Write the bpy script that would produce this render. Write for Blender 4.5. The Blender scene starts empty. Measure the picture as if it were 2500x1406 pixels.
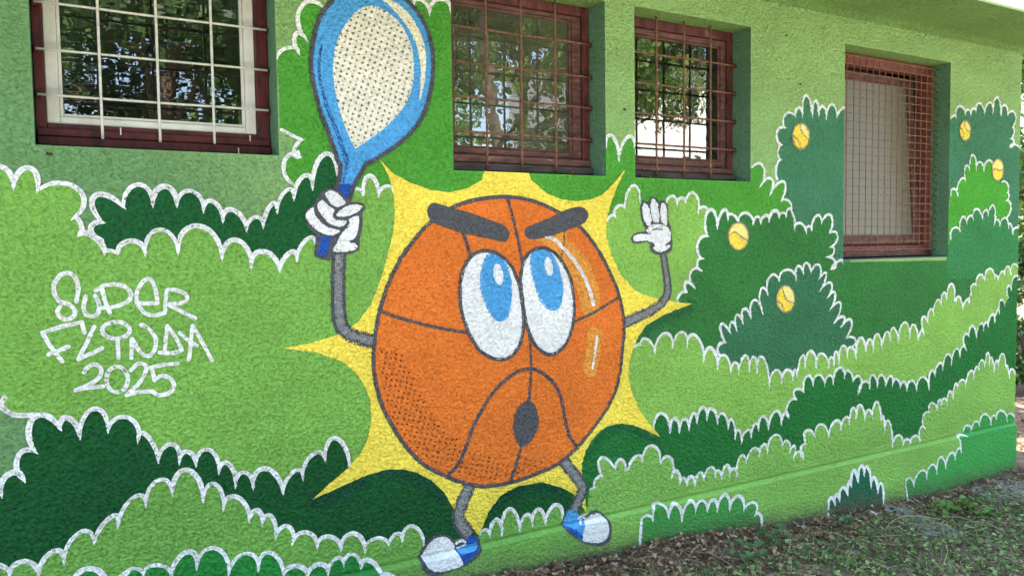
import bpy, bmesh, math, random
import numpy as np
from mathutils import Vector, Matrix, noise
from mathutils.geometry import delaunay_2d_cdt

scn = bpy.context.scene
COL = scn.collection
rnd = random.Random(7)

# ------------------------------------------------------------------ camera
FPX, CX, CY, PW = 1900.0, 1250.0, 703.0, 2500.0
YAW, PITCH, ROLL = 0.5200876, 0.0545845, 0.0140363
DCAM, EYE = 3.1, 1.6
Fv = Vector((math.sin(YAW) * math.cos(PITCH), math.cos(YAW) * math.cos(PITCH), -math.sin(PITCH)))
r0 = Vector((math.cos(YAW), -math.sin(YAW), 0))
u0 = r0.cross(Fv)
Rv = r0 * math.cos(ROLL) - u0 * math.sin(ROLL)
Uv = u0 * math.cos(ROLL) + r0 * math.sin(ROLL)
cam_d = bpy.data.cameras.new('camera')
cam = bpy.data.objects.new('camera', cam_d)
COL.objects.link(cam)
cam_d.sensor_width = 36.0
cam_d.lens = FPX / PW * 36.0
cam_d.clip_start = 0.05
cam_d.clip_end = 3000
M = Matrix((Rv, Uv, -Fv)).transposed().to_4x4()
M.translation = (0, -DCAM, EYE)
cam.matrix_world = M
scn.camera = cam

# ------------------------------------------------------------------ sky, sun, exposure
SUN_EL, SUN_AZ = math.radians(62), math.radians(-14)      # sun stands behind the building
world = bpy.data.worlds.new('World')
scn.world = world
world.use_nodes = True
wn = world.node_tree
wn.nodes.clear()
sky = wn.nodes.new('ShaderNodeTexSky')
sky.sky_type = 'NISHITA'
sky.sun_disc = False
sky.sun_elevation = SUN_EL
sky.sun_rotation = SUN_AZ
sky.air_density = 1.0
sky.dust_density = 2.5
sky.ozone_density = 0.6
bg = wn.nodes.new('ShaderNodeBackground')
bg.inputs['Strength'].default_value = 0.15
wo = wn.nodes.new('ShaderNodeOutputWorld')
wn.links.new(sky.outputs[0], bg.inputs[0])
wn.links.new(bg.outputs[0], wo.inputs[0])

sun_d = bpy.data.lights.new('sun', 'SUN')
sun_d.energy = 5.0
sun_d.angle = math.radians(0.5)
sun_d.color = (1.0, 0.95, 0.86)
sun = bpy.data.objects.new('sun', sun_d)
COL.objects.link(sun)
sdir = Vector((math.sin(SUN_AZ) * math.cos(SUN_EL), math.cos(SUN_AZ) * math.cos(SUN_EL), math.sin(SUN_EL)))
sun.rotation_euler = (-sdir).to_track_quat('-Z', 'Y').to_euler()
sun.location = sdir * 30

scn.view_settings.view_transform = 'Standard'
scn.view_settings.look = 'None'
scn.view_settings.gamma = 1.0
scn.cycles.max_bounces = 5
scn.cycles.diffuse_bounces = 3
scn.cycles.glossy_bounces = 3
scn.cycles.transmission_bounces = 4
scn.cycles.transparent_max_bounces = 12
scn.cycles.use_denoising = True
scn.cycles.use_guiding = True
scn.cycles.use_surface_guiding = True
scn.cycles.guiding_training_samples = 64
scn.cycles.caustics_reflective = False
scn.cycles.caustics_refractive = False
scn.view_settings.exposure = 3.12

# ------------------------------------------------------------------ helpers
def lin(c):
    c = c / 255.0
    return c / 12.92 if c <= 0.04045 else ((c + 0.055) / 1.055) ** 2.4

def rgb(r, g, b, k=1.0):
    return (lin(r) * k, lin(g) * k, lin(b) * k, 1.0)

def ray(px, py):
    return Fv + Rv * ((px - CX) / FPX) - Uv * ((py - CY) / FPX)

def W(px, py, y=0.0):
    """pixel -> (X, Z) on the vertical plane at depth y behind the wall face"""
    d = ray(px, py)
    t = (DCAM + y) / d.y
    return (d.x * t, EYE + d.z * t)

def obj(name, me, mat=None, parent=None, label=None, cat=None, kind=None, group=None):
    o = bpy.data.objects.new(name, me)
    COL.objects.link(o)
    if mat is not None and me is not None:
        me.materials.clear()
        me.materials.append(mat)
    if parent is not None:
        o.parent = parent
    for k, v in (('label', label), ('category', cat), ('kind', kind), ('group', group)):
        if v:
            o[k] = v
    return o

def empty(name, loc, label, cat, group=None):
    o = bpy.data.objects.new(name, None)
    COL.objects.link(o)
    o.location = loc
    o['label'] = label
    o['category'] = cat
    if group:
        o['group'] = group
    return o

def bm_mesh(bm, name, smooth=False):
    me = bpy.data.meshes.new(name)
    bm.to_mesh(me)
    bm.free()
    if smooth:
        me.polygons.foreach_set('use_smooth', [True] * len(me.polygons))
    return me

def add_box(bm, x0, x1, y0, y1, z0, z1, bev=0.003):
    r = bmesh.ops.create_cube(bm, size=1.0)
    vs = r['verts']
    for v in vs:
        v.co = Vector(((x0 + x1) / 2 + v.co.x * (x1 - x0), (y0 + y1) / 2 + v.co.y * (y1 - y0), (z0 + z1) / 2 + v.co.z * (z1 - z0)))
    if bev > 0:
        es = list({e for v in vs for e in v.link_edges})
        bmesh.ops.bevel(bm, geom=es, offset=min(bev, abs(x1 - x0) * .3, abs(y1 - y0) * .3, abs(z1 - z0) * .3), segments=1, affect='EDGES', profile=0.5)

def tube_data(pts, rad, n=8, closed_ends=True):
    """verts, faces for a tube along pts; rad number or list"""
    pts = [Vector(p) for p in pts]
    m = len(pts)
    if not isinstance(rad, (list, tuple)):
        rad = [rad] * m
    vs, fs = [], []
    t = (pts[1] - pts[0]).normalized()
    a = Vector((0, 0, 1)) if abs(t.z) < 0.9 else Vector((1, 0, 0))
    nrm = t.cross(a).normalized()
    for i, p in enumerate(pts):
        t2 = (pts[min(i + 1, m - 1)] - pts[max(i - 1, 0)]).normalized()
        nrm = (nrm - t2 * nrm.dot(t2)).normalized()
        b = t2.cross(nrm)
        for k in range(n):
            an = 2 * math.pi * k / n
            vs.append(p + (nrm * math.cos(an) + b * math.sin(an)) * rad[i])
    for i in range(m - 1):
        for k in range(n):
            fs.append((i * n + k, i * n + (k + 1) % n, (i + 1) * n + (k + 1) % n, (i + 1) * n + k))
    if closed_ends:
        fs.append(tuple(range(n - 1, -1, -1)))
        fs.append(tuple((m - 1) * n + k for k in range(n)))
    return vs, fs

def tubes_mesh(name, list_of, n=8, smooth=True):
    V, Fc = [], []
    for pts, rad in list_of:
        vs, fs = tube_data(pts, rad, n)
        o = len(V)
        V += vs
        Fc += [tuple(i + o for i in f) for f in fs]
    me = bpy.data.meshes.new(name)
    me.from_pydata(V, [], Fc)
    if smooth:
        me.polygons.foreach_set('use_smooth', [True] * len(me.polygons))
    return me

# ------------------------------------------------------------------ materials
class NT:
    def __init__(self, name):
        self.m = bpy.data.materials.new(name)
        self.m.use_nodes = True
        self.t = self.m.node_tree
        self.t.nodes.clear()
    def n(self, typ, **kw):
        nd = self.t.nodes.new(typ)
        for k, v in kw.items():
            if k in nd.inputs.keys() if hasattr(nd.inputs, 'keys') else False:
                nd.inputs[k].default_value = v
            else:
                setattr(nd, k, v)
        return nd
    def l(self, a, b):
        self.t.links.new(a, b)
    def ramp(self, fac, stops):
        r = self.t.nodes.new('ShaderNodeValToRGB')
        els = r.color_ramp.elements
        while len(els) < len(stops):
            els.new(0.5)
        for e, (p, c) in zip(els, stops):
            e.position = p
            e.color = c
        self.l(fac, r.inputs[0])
        return r
    def mix(self, fac, a, b, mode='MIX'):
        x = self.t.nodes.new('ShaderNodeMix')
        x.data_type = 'RGBA'
        x.blend_type = mode
        for s, v in ((0, fac), (6, a), (7, b)):
            if hasattr(v, 'is_output'):
                self.l(v, x.inputs[s])
            else:
                x.inputs[s].default_value = v
        return x.outputs[2]
    def math(self, op, a, b=0.0, c=0.0):
        x = self.t.nodes.new('ShaderNodeMath')
        x.operation = op
        for i, v in enumerate((a, b, c)):
            if hasattr(v, 'is_output'):
                self.l(v, x.inputs[i])
            else:
                x.inputs[i].default_value = v
        return x.outputs[0]

def g(v):
    return (v, v, v, 1.0)

def stucco_group():
    gt = bpy.data.node_groups.new('stucco_relief', 'ShaderNodeTree')
    gt.interface.new_socket('Height', in_out='OUTPUT', socket_type='NodeSocketFloat')
    gt.interface.new_socket('Pits', in_out='OUTPUT', socket_type='NodeSocketFloat')
    gt.interface.new_socket('Patch', in_out='OUTPUT', socket_type='NodeSocketFloat')
    N, Lk = gt.nodes, gt.links
    geo = N.new('ShaderNodeNewGeometry')
    mp = N.new('ShaderNodeMapping')
    mp.inputs['Scale'].default_value = (0.85, 0.6, 1.25)
    mp.inputs['Rotation'].default_value = (0, math.radians(28), 0)
    Lk.new(geo.outputs['Position'], mp.inputs['Vector'])
    def noi(scale, det, rough, dist=0.0):
        x = N.new('ShaderNodeTexNoise')
        x.inputs['Scale'].default_value = scale
        x.inputs['Detail'].default_value = det
        x.inputs['Roughness'].default_value = rough
        x.inputs['Distortion'].default_value = dist
        Lk.new(mp.outputs[0], x.inputs['Vector'])
        return x.outputs[0]
    def mth(op, a, b):
        x = N.new('ShaderNodeMath')
        x.operation = op
        for i, v in enumerate((a, b)):
            if hasattr(v, 'is_output'):
                Lk.new(v, x.inputs[i])
            else:
                x.inputs[i].default_value = v
        return x.outputs[0]
    n1 = noi(72, 3.0, 0.6, 0.7)
    n3 = noi(17, 1.0, 0.5)
    mr = N.new('ShaderNodeMapRange')
    mr.interpolation_type = 'SMOOTHSTEP'
    mr.inputs['From Min'].default_value = 0.405
    mr.inputs['From Max'].default_value = 0.475
    Lk.new(n1, mr.inputs['Value'])
    h = mth('ADD', mth('MULTIPLY', mr.outputs[0], 0.28), mth('MULTIPLY', n1, 0.95))
    h = mth('ADD', h, mth('MULTIPLY', n3, 0.35))
    go = N.new('NodeGroupOutput')
    Lk.new(h, go.inputs[0])
    pit = noi(74, 1.5, 0.55, 0.5)
    Lk.new(pit, go.inputs[1])
    Lk.new(noi(2.6, 4.0, 0.6), go.inputs[2])
    return gt

STUCCO = stucco_group()
PAINTS = {}

def paint(name, col, alpha_pits=0.0, relief=1.0, dirt=0.42, faded=None, splash=False):
    """matt wall paint over rough render; alpha_pits = how far the brush missed the pores"""
    key = (name, col, alpha_pits, relief, splash)
    if key in PAINTS:
        return PAINTS[key]
    m = NT(name)
    st = m.n('ShaderNodeGroup')
    st.node_tree = STUCCO
    base = rgb(*col)
    dk = tuple(c * 0.86 for c in base[:3]) + (1,)
    lt = tuple(min(1, c * 1.10) for c in base[:3]) + (1,)
    var = m.ramp(st.outputs['Patch'], [(0.3, dk), (0.7, lt)]).outputs[0]
    if faded:                                     # older, duller coat on the left stretch of the wall
        fb = rgb(*faded)
        var2 = m.ramp(st.outputs['Patch'], [(0.3, tuple(c * 0.86 for c in fb[:3]) + (1,)), (0.7, tuple(c * 1.08 for c in fb[:3]) + (1,))]).outputs[0]
        gp = m.n('ShaderNodeNewGeometry')
        sx = m.n('ShaderNodeSeparateXYZ')
        m.l(gp.outputs['Position'], sx.inputs[0])
        fx = m.ramp(m.math('ADD', m.math('MULTIPLY', sx.outputs[0], 0.5), m.math('MULTIPLY', st.outputs['Patch'], 0.15)), [(0.22, g(0.0)), (0.62, g(1.0))]).outputs[0]
        var = m.mix(fx, var2, var)
    if splash:                                    # soil splashed up against the foot of the wall
        gp = m.n('ShaderNodeNewGeometry')
        sx = m.n('ShaderNodeSeparateXYZ')
        m.l(gp.outputs['Position'], sx.inputs[0])
        hgt = m.math('ADD', m.math('ADD', sx.outputs[2], m.math('MULTIPLY', m.math('MINIMUM', sx.outputs[0], 5.0), 0.063)), -0.19)
        sn = m.n('ShaderNodeTexNoise')
        sn.inputs['Scale'].default_value = 13.0
        sn.inputs['Detail'].default_value = 5.0
        sn.inputs['Roughness'].default_value = 0.7
        m.l(gp.outputs['Position'], sn.inputs['Vector'])
        sf = m.ramp(m.math('ADD', hgt, m.math('MULTIPLY', m.math('SUBTRACT', 0.5, sn.outputs[0]), 0.16)), [(0.0, g(0.9)), (0.045, g(0.4)), (0.13, g(0.0))]).outputs[0]
        var = m.mix(sf, var, rgb(98, 88, 72))
    dirt_shade_col = tuple(c * 0.45 + 0.004 for c in base[:3]) + (1,)
    pf = m.ramp(st.outputs['Pits'], [(0.32, g(dirt)), (0.42, g(0.0))]).outputs[0]  # dark specks: pore grime together with pit shade put into the colour
    colr = m.mix(pf, var, dirt_shade_col)
    bs = m.n('ShaderNodeBsdfPrincipled')
    bs.inputs['Roughness'].default_value = 0.82
    bs.inputs['Specular IOR Level'].default_value = 0.25
    m.l(colr, bs.inputs['Base Color'])
    bp = m.n('ShaderNodeBump')
    bp.inputs['Strength'].default_value = 1.0
    bp.inputs['Distance'].default_value = 0.006 * relief
    m.l(st.outputs['Height'], bp.inputs['Height'])
    m.l(bp.outputs[0], bs.inputs['Normal'])
    out = m.n('ShaderNodeOutputMaterial')
    if alpha_pits > 0:
        tr = m.n('ShaderNodeBsdfTransparent')
        mx = m.n('ShaderNodeMixShader')
        a = m.ramp(st.outputs['Pits'], [(0.28 + 0.10 * alpha_pits, g(1.0)), (0.33 + 0.12 * alpha_pits, g(0.0))]).outputs[0]
        m.l(a, mx.inputs[0])
        m.l(bs.outputs[0], mx.inputs[1])
        m.l(tr.outputs[0], mx.inputs[2])
        m.l(mx.outputs[0], out.inputs[0])
    else:
        m.l(bs.outputs[0], out.inputs[0])
    if alpha_pits > 0:
        m.m['see_through'] = 1
    PAINTS[key] = m.m
    return m.m

def glaze(name, col, fac):
    """thin translucent paint mist"""
    m = NT(name)
    st = m.n('ShaderNodeGroup')
    st.node_tree = STUCCO
    bs = m.n('ShaderNodeBsdfPrincipled')
    bs.inputs['Roughness'].default_value = 0.85
    bs.inputs['Base Color'].default_value = rgb(*col)
    bp = m.n('ShaderNodeBump')
    bp.inputs['Distance'].default_value = 0.0075
    m.l(st.outputs['Height'], bp.inputs['Height'])
    m.l(bp.outputs[0], bs.inputs['Normal'])
    tr = m.n('ShaderNodeBsdfTransparent')
    mx = m.n('ShaderNodeMixShader')
    f = m.ramp(st.outputs['Height'], [(0.35, g(1 - fac * .8)), (0.9, g(1 - min(1, fac * 1.2)))]).outputs[0]
    m.l(f, mx.inputs[0])
    m.l(bs.outputs[0], mx.inputs[1])
    m.l(tr.outputs[0], mx.inputs[2])
    out = m.n('ShaderNodeOutputMaterial')
    m.l(mx.outputs[0], out.inputs[0])
    m.m['see_through'] = 1
    return m.m

def rough_mat(name, c1, c2, scale=20, rough=0.7, bump=0.002, stretch=(1, 1, 1), c3=None, spec=0.3, detail=5):
    m = NT(name)
    geo = m.n('ShaderNodeNewGeometry')
    mp = m.n('ShaderNodeMapping')
    mp.inputs['Scale'].default_value = stretch
    m.l(geo.outputs['Position'], mp.inputs[0])
    no = m.n('ShaderNodeTexNoise')
    no.inputs['Scale'].default_value = scale
    no.inputs['Detail'].default_value = detail
    no.inputs['Roughness'].default_value = 0.65
    m.l(mp.outputs[0], no.inputs['Vector'])
    st = [(0.35, rgb(*c1)), (0.62, rgb(*c2))]
    if c3:
        st.append((0.7, rgb(*c3)))
    col = m.ramp(no.outputs[0], st).outputs[0]
    bs = m.n('ShaderNodeBsdfPrincipled')
    bs.inputs['Roughness'].default_value = rough
    bs.inputs['Specular IOR Level'].default_value = spec
    m.l(col, bs.inputs['Base Color'])
    if bump:
        bp = m.n('ShaderNodeBump')
        bp.inputs['Distance'].default_value = bump
        m.l(no.outputs[0], bp.inputs['Height'])
        m.l(bp.outputs[0], bs.inputs['Normal'])
    out = m.n('ShaderNodeOutputMaterial')
    m.l(bs.outputs[0], out.inputs[0])
    return m.m

def glass_mat(name, refl=0.16, dirt=0.10, dirtcol=(120, 130, 115), wave=0.0006, wscale=(3, 1, 9)):
    m = NT(name)
    geo = m.n('ShaderNodeNewGeometry')
    mp = m.n('ShaderNodeMapping')
    mp.inputs['Scale'].default_value = wscale
    m.l(geo.outputs['Position'], mp.inputs[0])
    no = m.n('ShaderNodeTexNoise')
    no.inputs['Scale'].default_value = 2.2
    no.inputs['Detail'].default_value = 2.0
    m.l(mp.outputs[0], no.inputs['Vector'])
    bp = m.n('ShaderNodeBump')
    bp.inputs['Distance'].default_value = wave
    m.l(no.outputs[0], bp.inputs['Height'])
    tr = m.n('ShaderNodeBsdfTransparent')
    tr.inputs[0].default_value = (0.82, 0.88, 0.84, 1)
    gl = m.n('ShaderNodeBsdfGlossy')
    gl.inputs['Roughness'].default_value = 0.0
    m.l(bp.outputs[0], gl.inputs['Normal'])
    lw = m.n('ShaderNodeFresnel')
    lw.inputs['IOR'].default_value = 1.5
    f = m.math('ADD', m.math('MULTIPLY', lw.outputs[0], 1.0), refl)
    mx = m.n('ShaderNodeMixShader')
    m.l(f, mx.inputs[0])
    m.l(tr.outputs[0], mx.inputs[1])
    m.l(gl.outputs[0], mx.inputs[2])
    df = m.n('ShaderNodeBsdfDiffuse')
    df.inputs[0].default_value = rgb(*dirtcol)
    n2 = m.n('ShaderNodeTexNoise')
    n2.inputs['Scale'].default_value = 5.0
    n2.inputs['Detail'].default_value = 8.0
    n2.inputs['Roughness'].default_value = 0.7
    m.l(geo.outputs['Position'], n2.inputs['Vector'])
    df_f = m.ramp(n2.outputs[0], [(0.35, g(dirt * 0.6)), (0.7, g(dirt * 1.5))]).outputs[0]
    mx2 = m.n('ShaderNodeMixShader')
    m.l(df_f, mx2.inputs[0])
    m.l(mx.outputs[0], mx2.inputs[1])
    m.l(df.outputs[0], mx2.inputs[2])
    out = m.n('ShaderNodeOutputMaterial')
    m.l(mx2.outputs[0], out.inputs[0])
    return m.m

def leaf_mat(name, c1, c2, c3=None, trans=0.35, scale=0.9):
    m = NT(name)
    geo = m.n('ShaderNodeNewGeometry')
    oi = m.ramp(geo.outputs['Random Per Island'], [(0.0, rgb(*c1)), (0.55, rgb(*c2)), (1.0, rgb(*(c3 or c2)))]).outputs[0]
    df = m.n('ShaderNodeBsdfPrincipled')
    df.inputs['Roughness'].default_value = 0.5
    df.inputs['Specular IOR Level'].default_value = 0.35
    m.l(oi, df.inputs['Base Color'])
    out = m.n('ShaderNodeOutputMaterial')
    if trans > 0:
        tl = m.n('ShaderNodeBsdfTranslucent')
        m.l(oi, tl.inputs[0])
        mx = m.n('ShaderNodeMixShader')
        mx.inputs[0].default_value = trans
        m.l(df.outputs[0], mx.inputs[1])
        m.l(tl.outputs[0], mx.inputs[2])
        m.l(mx.outputs[0], out.inputs[0])
    else:
        m.l(df.outputs[0], out.inputs[0])
    return m.m

# ------------------------------------------------------------------ building: measures
X_L, X_R = -2.6, 6.04
Z_TOP, Z_SOF = 2.775, 2.963
ZG = 0.257                                # lip of the upper render above the plinth
PROF = [(9.0, 0.0), (ZG, 0.0), (ZG - 0.001, 0.014), (ZG - 0.010, 0.013), (ZG - 0.031, -0.016), (-3.0, -0.016)]
OPEN = [  # window openings in the wall face: x0, x1, z0, z1
    (-0.074, 0.738, 1.962, Z_TOP), (1.488, 2.315, 1.932, Z_TOP), (2.496, 3.306, 1.932, Z_TOP), (4.093, 5.170, 1.481, Z_TOP)]
REV = 0.13

def prof_y(z):
    for (za, ya), (zb, yb) in zip(PROF, PROF[1:]):
        if z <= za and z >= zb:
            k = (za - z) / max(1e-9, za - zb)
            return ya + (yb - ya) * k
    return 0.0

def ccw(loop):
    a = sum(p[0] * q[1] - q[0] * p[1] for p, q in zip(loop, loop[1:] + loop[:1]))
    return loop if a > 0 else loop[::-1]

LIFT = 0.00045
SPECS = []

def sheet(name, loops, layer, mat, parent, label=None, kind=None):
    """union of the 2D loops (wall X, Z): one coat of paint that follows the relief of the render; meshed in build_sheets()"""
    me = bpy.data.meshes.new(name)
    o = obj(name, me, mat, parent, label, kind=kind)
    SPECS.append((layer, [ccw(list(lp)) for lp in loops], me, bool(mat.get('see_through', 0))))
    return o

GS = 0.005                                            # mesh pitch of the modelled render
GX0, GZ0 = -0.6, -0.25
GNX, GNZ = int((X_R - GX0) / GS) + 2, int((Z_SOF - GZ0) / GS) + 2

def in_frame(x, z, m=0.10):
    vx, vy, vz = x, DCAM, z - EYE
    zc = vx * Fv.x + vy * Fv.y + vz * Fv.z
    u = CX + FPX * (vx * Rv.x + vy * Rv.y + vz * Rv.z) / zc
    v = CY - FPX * (vx * Uv.x + vy * Uv.y + vz * Uv.z) / zc
    return (u > -PW * m) & (u < PW * (1 + m)) & (v > -1406 * m) & (v < 1406 * (1 + m))

def tri_mask(V2, tris):
    """grid nodes covered by the triangles"""
    mk = np.zeros((GNX, GNZ), bool)
    P = V2[tris]
    lo = np.floor((P.min(1) - (GX0, GZ0)) / GS).astype(int)
    hi = np.ceil((P.max(1) - (GX0, GZ0)) / GS).astype(int)
    lo = np.clip(lo, 0, (GNX - 1, GNZ - 1))
    hi = np.clip(hi, 0, (GNX - 1, GNZ - 1))
    for (a, b, c), l, h in zip(P, lo, hi):
        if h[0] < l[0] or h[1] < l[1]:
            continue
        X = GX0 + GS * np.arange(l[0], h[0] + 1)[:, None]
        Z = GZ0 + GS * np.arange(l[1], h[1] + 1)[None, :]
        d1 = (b[0] - a[0]) * (Z - a[1]) - (b[1] - a[1]) * (X - a[0])
        d2 = (c[0] - b[0]) * (Z - b[1]) - (c[1] - b[1]) * (X - b[0])
        d3 = (a[0] - c[0]) * (Z - c[1]) - (a[1] - c[1]) * (X - c[0])
        mk[l[0]:h[0] + 1, l[1]:h[1] + 1] |= ((d1 >= 0) & (d2 >= 0) & (d3 >= 0)) | ((d1 <= 0) & (d2 <= 0) & (d3 <= 0))
    return mk

def dilate(mk, n):
    for _ in range(n):
        o = mk.copy()
        o[1:] |= mk[:-1]
        o[:-1] |= mk[1:]
        o[:, 1:] |= mk[:, :-1]
        o[:, :-1] |= mk[:, 1:]
        mk = o
    return mk

LS = 0.0043                                           # pitch of the modelled relief (triangular lattice)
LH = LS * 0.8660254
LJ = int((Z_SOF - GZ0) / LH) + 3
LI0 = -int(LJ / 2) - 2
LI = int((X_R - GX0) / LS) + 4 - LI0
AMP = 0.0088

def relief_field():
    """height of the rough-cast render in metres at the lattice nodes: lumps parted by narrow crooked creases"""
    J, I = np.meshgrid(np.arange(LJ), np.arange(LI0, LI0 + LI), indexing='ij')
    x = GX0 + LS * (I + 0.5 * J)
    z = GZ0 + LH * J
    ok = in_frame(x, z) & (x > GX0 - 0.01) & (x < X_R + 0.01)
    out = np.full(x.shape, AMP * 0.55)
    nz = noise.noise
    ca, sa = math.cos(math.radians(-34)), math.sin(math.radians(-34))
    vals = []
    for px_, pz_ in zip(x[ok].tolist(), z[ok].tolist()):
        u, w = (px_ * ca + pz_ * sa), (-px_ * sa + pz_ * ca)
        wob = nz((u * 95, w * 95, 5.0)) * 0.6
        n1 = abs(nz((u * 50, w * 70, wob)))
        n2 = nz((u * 105, w * 130, 3.0))
        k = 0.72 + 0.9 * nz((px_ * 62, pz_ * 62, 7.0))
        c = 1.0 - min(1.0, n1 * 3.2)
        vals.append(AMP * (1.0 - c * min(1.0, max(0.06, k))) + n2 * 0.0032)
    out[ok] = vals
    return x, z, ok, out

def sample(field, P):
    v = (P[:, 1] - GZ0) / LH
    u = (P[:, 0] - GX0) / LS - 0.5 * v - LI0
    u = np.clip(u, 0, LI - 1.001)
    v = np.clip(v, 0, LJ - 1.001)
    i, j = np.floor(u).astype(int), np.floor(v).astype(int)
    fu, fv = u - i, v - j
    lo = fu + fv <= 1
    A, B, C_, D = field[j, i], field[j, i + 1], field[j + 1, i], field[j + 1, i + 1]
    return np.where(lo, A + (B - A) * fu + (C_ - A) * fv, D + (C_ - D) * (1 - fu) + (B - D) * (1 - fv))

def build_sheets():
    specs = sorted(SPECS, key=lambda t: t[0])
    jx, jz, ok, field = relief_field()
    fine = ok & (jx < X_R - 0.003) & (jz < Z_SOF - 0.003) & (jx > GX0) & (jz > GZ0)
    ji = np.clip(np.rint((jx - GX0) / GS).astype(int), 0, GNX - 1)
    jk = np.clip(np.rint((jz - GZ0) / GS).astype(int), 0, GNZ - 1)
    for o in OPEN:
        fine &= ~((jx > o[0] - 0.002) & (jx < o[1] + 0.002) & (jz > o[2] - 0.002) & (jz < o[3] + 0.002))
    for z, _ in PROF[1:-1]:
        fine &= np.abs(jz - z) > 0.0008
    lab = np.zeros((GNX, GNZ), np.int32) - 1
    flat = []
    for i, (layer, loops, me, thin) in enumerate(specs):
        vs, fs = [], []
        for lp in loops:
            fs.append(list(range(len(vs), len(vs) + len(lp))))
            vs += [Vector(p) for p in lp]
        vo, eo, fo, ov, oe, of = delaunay_2d_cdt(vs, [], fs, 1, 1e-6, True)
        tr = np.array([f for f, sc in zip(fo, of) if sc], int).reshape(-1, 3)
        mk = tri_mask(np.array([(v.x, v.y) for v in vo]), tr)
        flat.append((vs, fs, mk))
        if not thin:
            lab[mk] = i
    for i, (layer, loops, me, thin) in enumerate(specs):
        _, _, mk = flat[i]
        vs, fs = [], []
        for lp in loops:
            o_ = len(vs)
            for a, b in zip(lp, lp[1:] + lp[:1]):
                k = max(1, int(math.hypot(b[0] - a[0], b[1] - a[1]) / 0.012))
                vs += [Vector((a[0] + (b[0] - a[0]) * t / k, a[1] + (b[1] - a[1]) * t / k)) for t in range(k)]
            fs.append(list(range(o_, len(vs))))
        vis = dilate((lab == i) if not thin else mk, 2)
        pick = fine & (vis & mk)[ji, jk]
        vv = list(vs) + [Vector(p) for p in zip(jx[pick].tolist(), jz[pick].tolist())]
        x0, x1 = min(v.x for v in vs), max(v.x for v in vs)
        z0, z1 = min(v.y for v in vs), max(v.y for v in vs)
        ed = []
        def cut(p, q):
            p, q = Vector(p), Vector(q)
            k = max(1, int((q - p).length / 0.007))
            o_ = len(vv)
            vv.extend(p.lerp(q, t / k) for t in range(k + 1))
            ed.extend((o_ + t, o_ + t + 1) for t in range(k))
        for z, _ in PROF[1:-1]:
            if z0 < z < z1:
                cut((x0 - 0.01, z), (x1 + 0.01, z))
        if x1 > X_R:
            cut((X_R, z0 - 0.01), (X_R, z1 + 0.01))
        hit = [o for o in OPEN if x0 < o[1] and x1 > o[0] and z0 < o[3] and z1 > o[2]]
        for a, b, c, d in hit:
            cut((a, c), (b, c)); cut((b, c), (b, d)); cut((b, d), (a, d)); cut((a, d), (a, c))
        vo, eo, fo, ov, oe, of = delaunay_2d_cdt(vv, ed, fs, 1, 1e-6, True)
        tr = np.array([f for f, sc in zip(fo, of) if sc], int).reshape(-1, 3)
        P = np.array([(v.x, v.y) for v in vo])
        C = P[tr].mean(1)
        keep = (C[:, 0] < X_R) & (C[:, 1] < Z_SOF)
        for a, b, c, d in hit:
            keep &= ~((C[:, 0] > a) & (C[:, 0] < b) & (C[:, 1] > c) & (C[:, 1] < d))
        ci = np.clip(np.rint((C - (GX0, GZ0)) / GS).astype(int), 0, (GNX - 1, GNZ - 1))
        out = (C[:, 0] < GX0) | (C[:, 1] < GZ0)
        keep &= out | vis[ci[:, 0], ci[:, 1]]
        T3 = P[tr]
        span = np.max(np.hypot(*(T3 - np.roll(T3, 1, axis=1)).transpose(2, 0, 1)), axis=1)
        keep &= (span < 0.03) | ~in_frame(C[:, 0], C[:, 1], 0.085)      # sprawling slivers lie under other coats
        tr = tr[keep]
        used = np.unique(tr)
        remap = np.zeros(len(P), int)
        remap[used] = np.arange(len(used))
        tr = remap[tr]
        P = P[used]
        zs = [p[0] for p in PROF][::-1]
        ys = [p[1] for p in PROF][::-1]
        y = np.interp(P[:, 1], zs, ys) - 0.0004 - layer * LIFT
        d = sample(field, P)
        fade = np.ones(len(P))
        for a, b, c, e in OPEN:
            dx = np.maximum(np.maximum(a - P[:, 0], P[:, 0] - b), 0)
            dz = np.maximum(np.maximum(c - P[:, 1], P[:, 1] - e), 0)
            fade = np.minimum(fade, np.clip(np.hypot(dx, dz) / 0.012, 0, 1))
        led = (P[:, 1] < ZG - 0.0005) & (P[:, 1] > ZG - 0.0315)
        fade[led] *= 0.15
        lip = (P[:, 1] >= ZG - 0.0005) & (P[:, 1] < ZG + 0.02)
        fade[lip] *= 0.25 + 0.75 * (P[lip, 1] - ZG + 0.0005) / 0.0205
        fade[P[:, 1] <= ZG - 0.0315] *= 0.62
        y = y - (d - 0.0068) * fade - (0.0008 if me.materials[0] == WHITE else 0.0005 if me.materials[0] == black else 0.0)
        A, B, Cc = P[tr[:, 0]], P[tr[:, 1]], P[tr[:, 2]]
        cr = (B[:, 0] - A[:, 0]) * (Cc[:, 1] - A[:, 1]) - (B[:, 1] - A[:, 1]) * (Cc[:, 0] - A[:, 0])
        tr[cr < 0] = tr[cr < 0][:, ::-1]
        n = len(tr)
        me.vertices.add(len(P))
        me.vertices.foreach_set('co', np.stack([P[:, 0], y, P[:, 1]], 1).astype(np.float32).ravel())
        me.loops.add(n * 3)
        me.loops.foreach_set('vertex_index', tr.astype(np.int32).ravel())
        me.polygons.add(n)
        me.polygons.foreach_set('loop_start', np.arange(0, n * 3, 3, dtype=np.int32))
        me.update(calc_edges=True)
        me.polygons.foreach_set('use_smooth', np.ones(n, bool))

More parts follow.
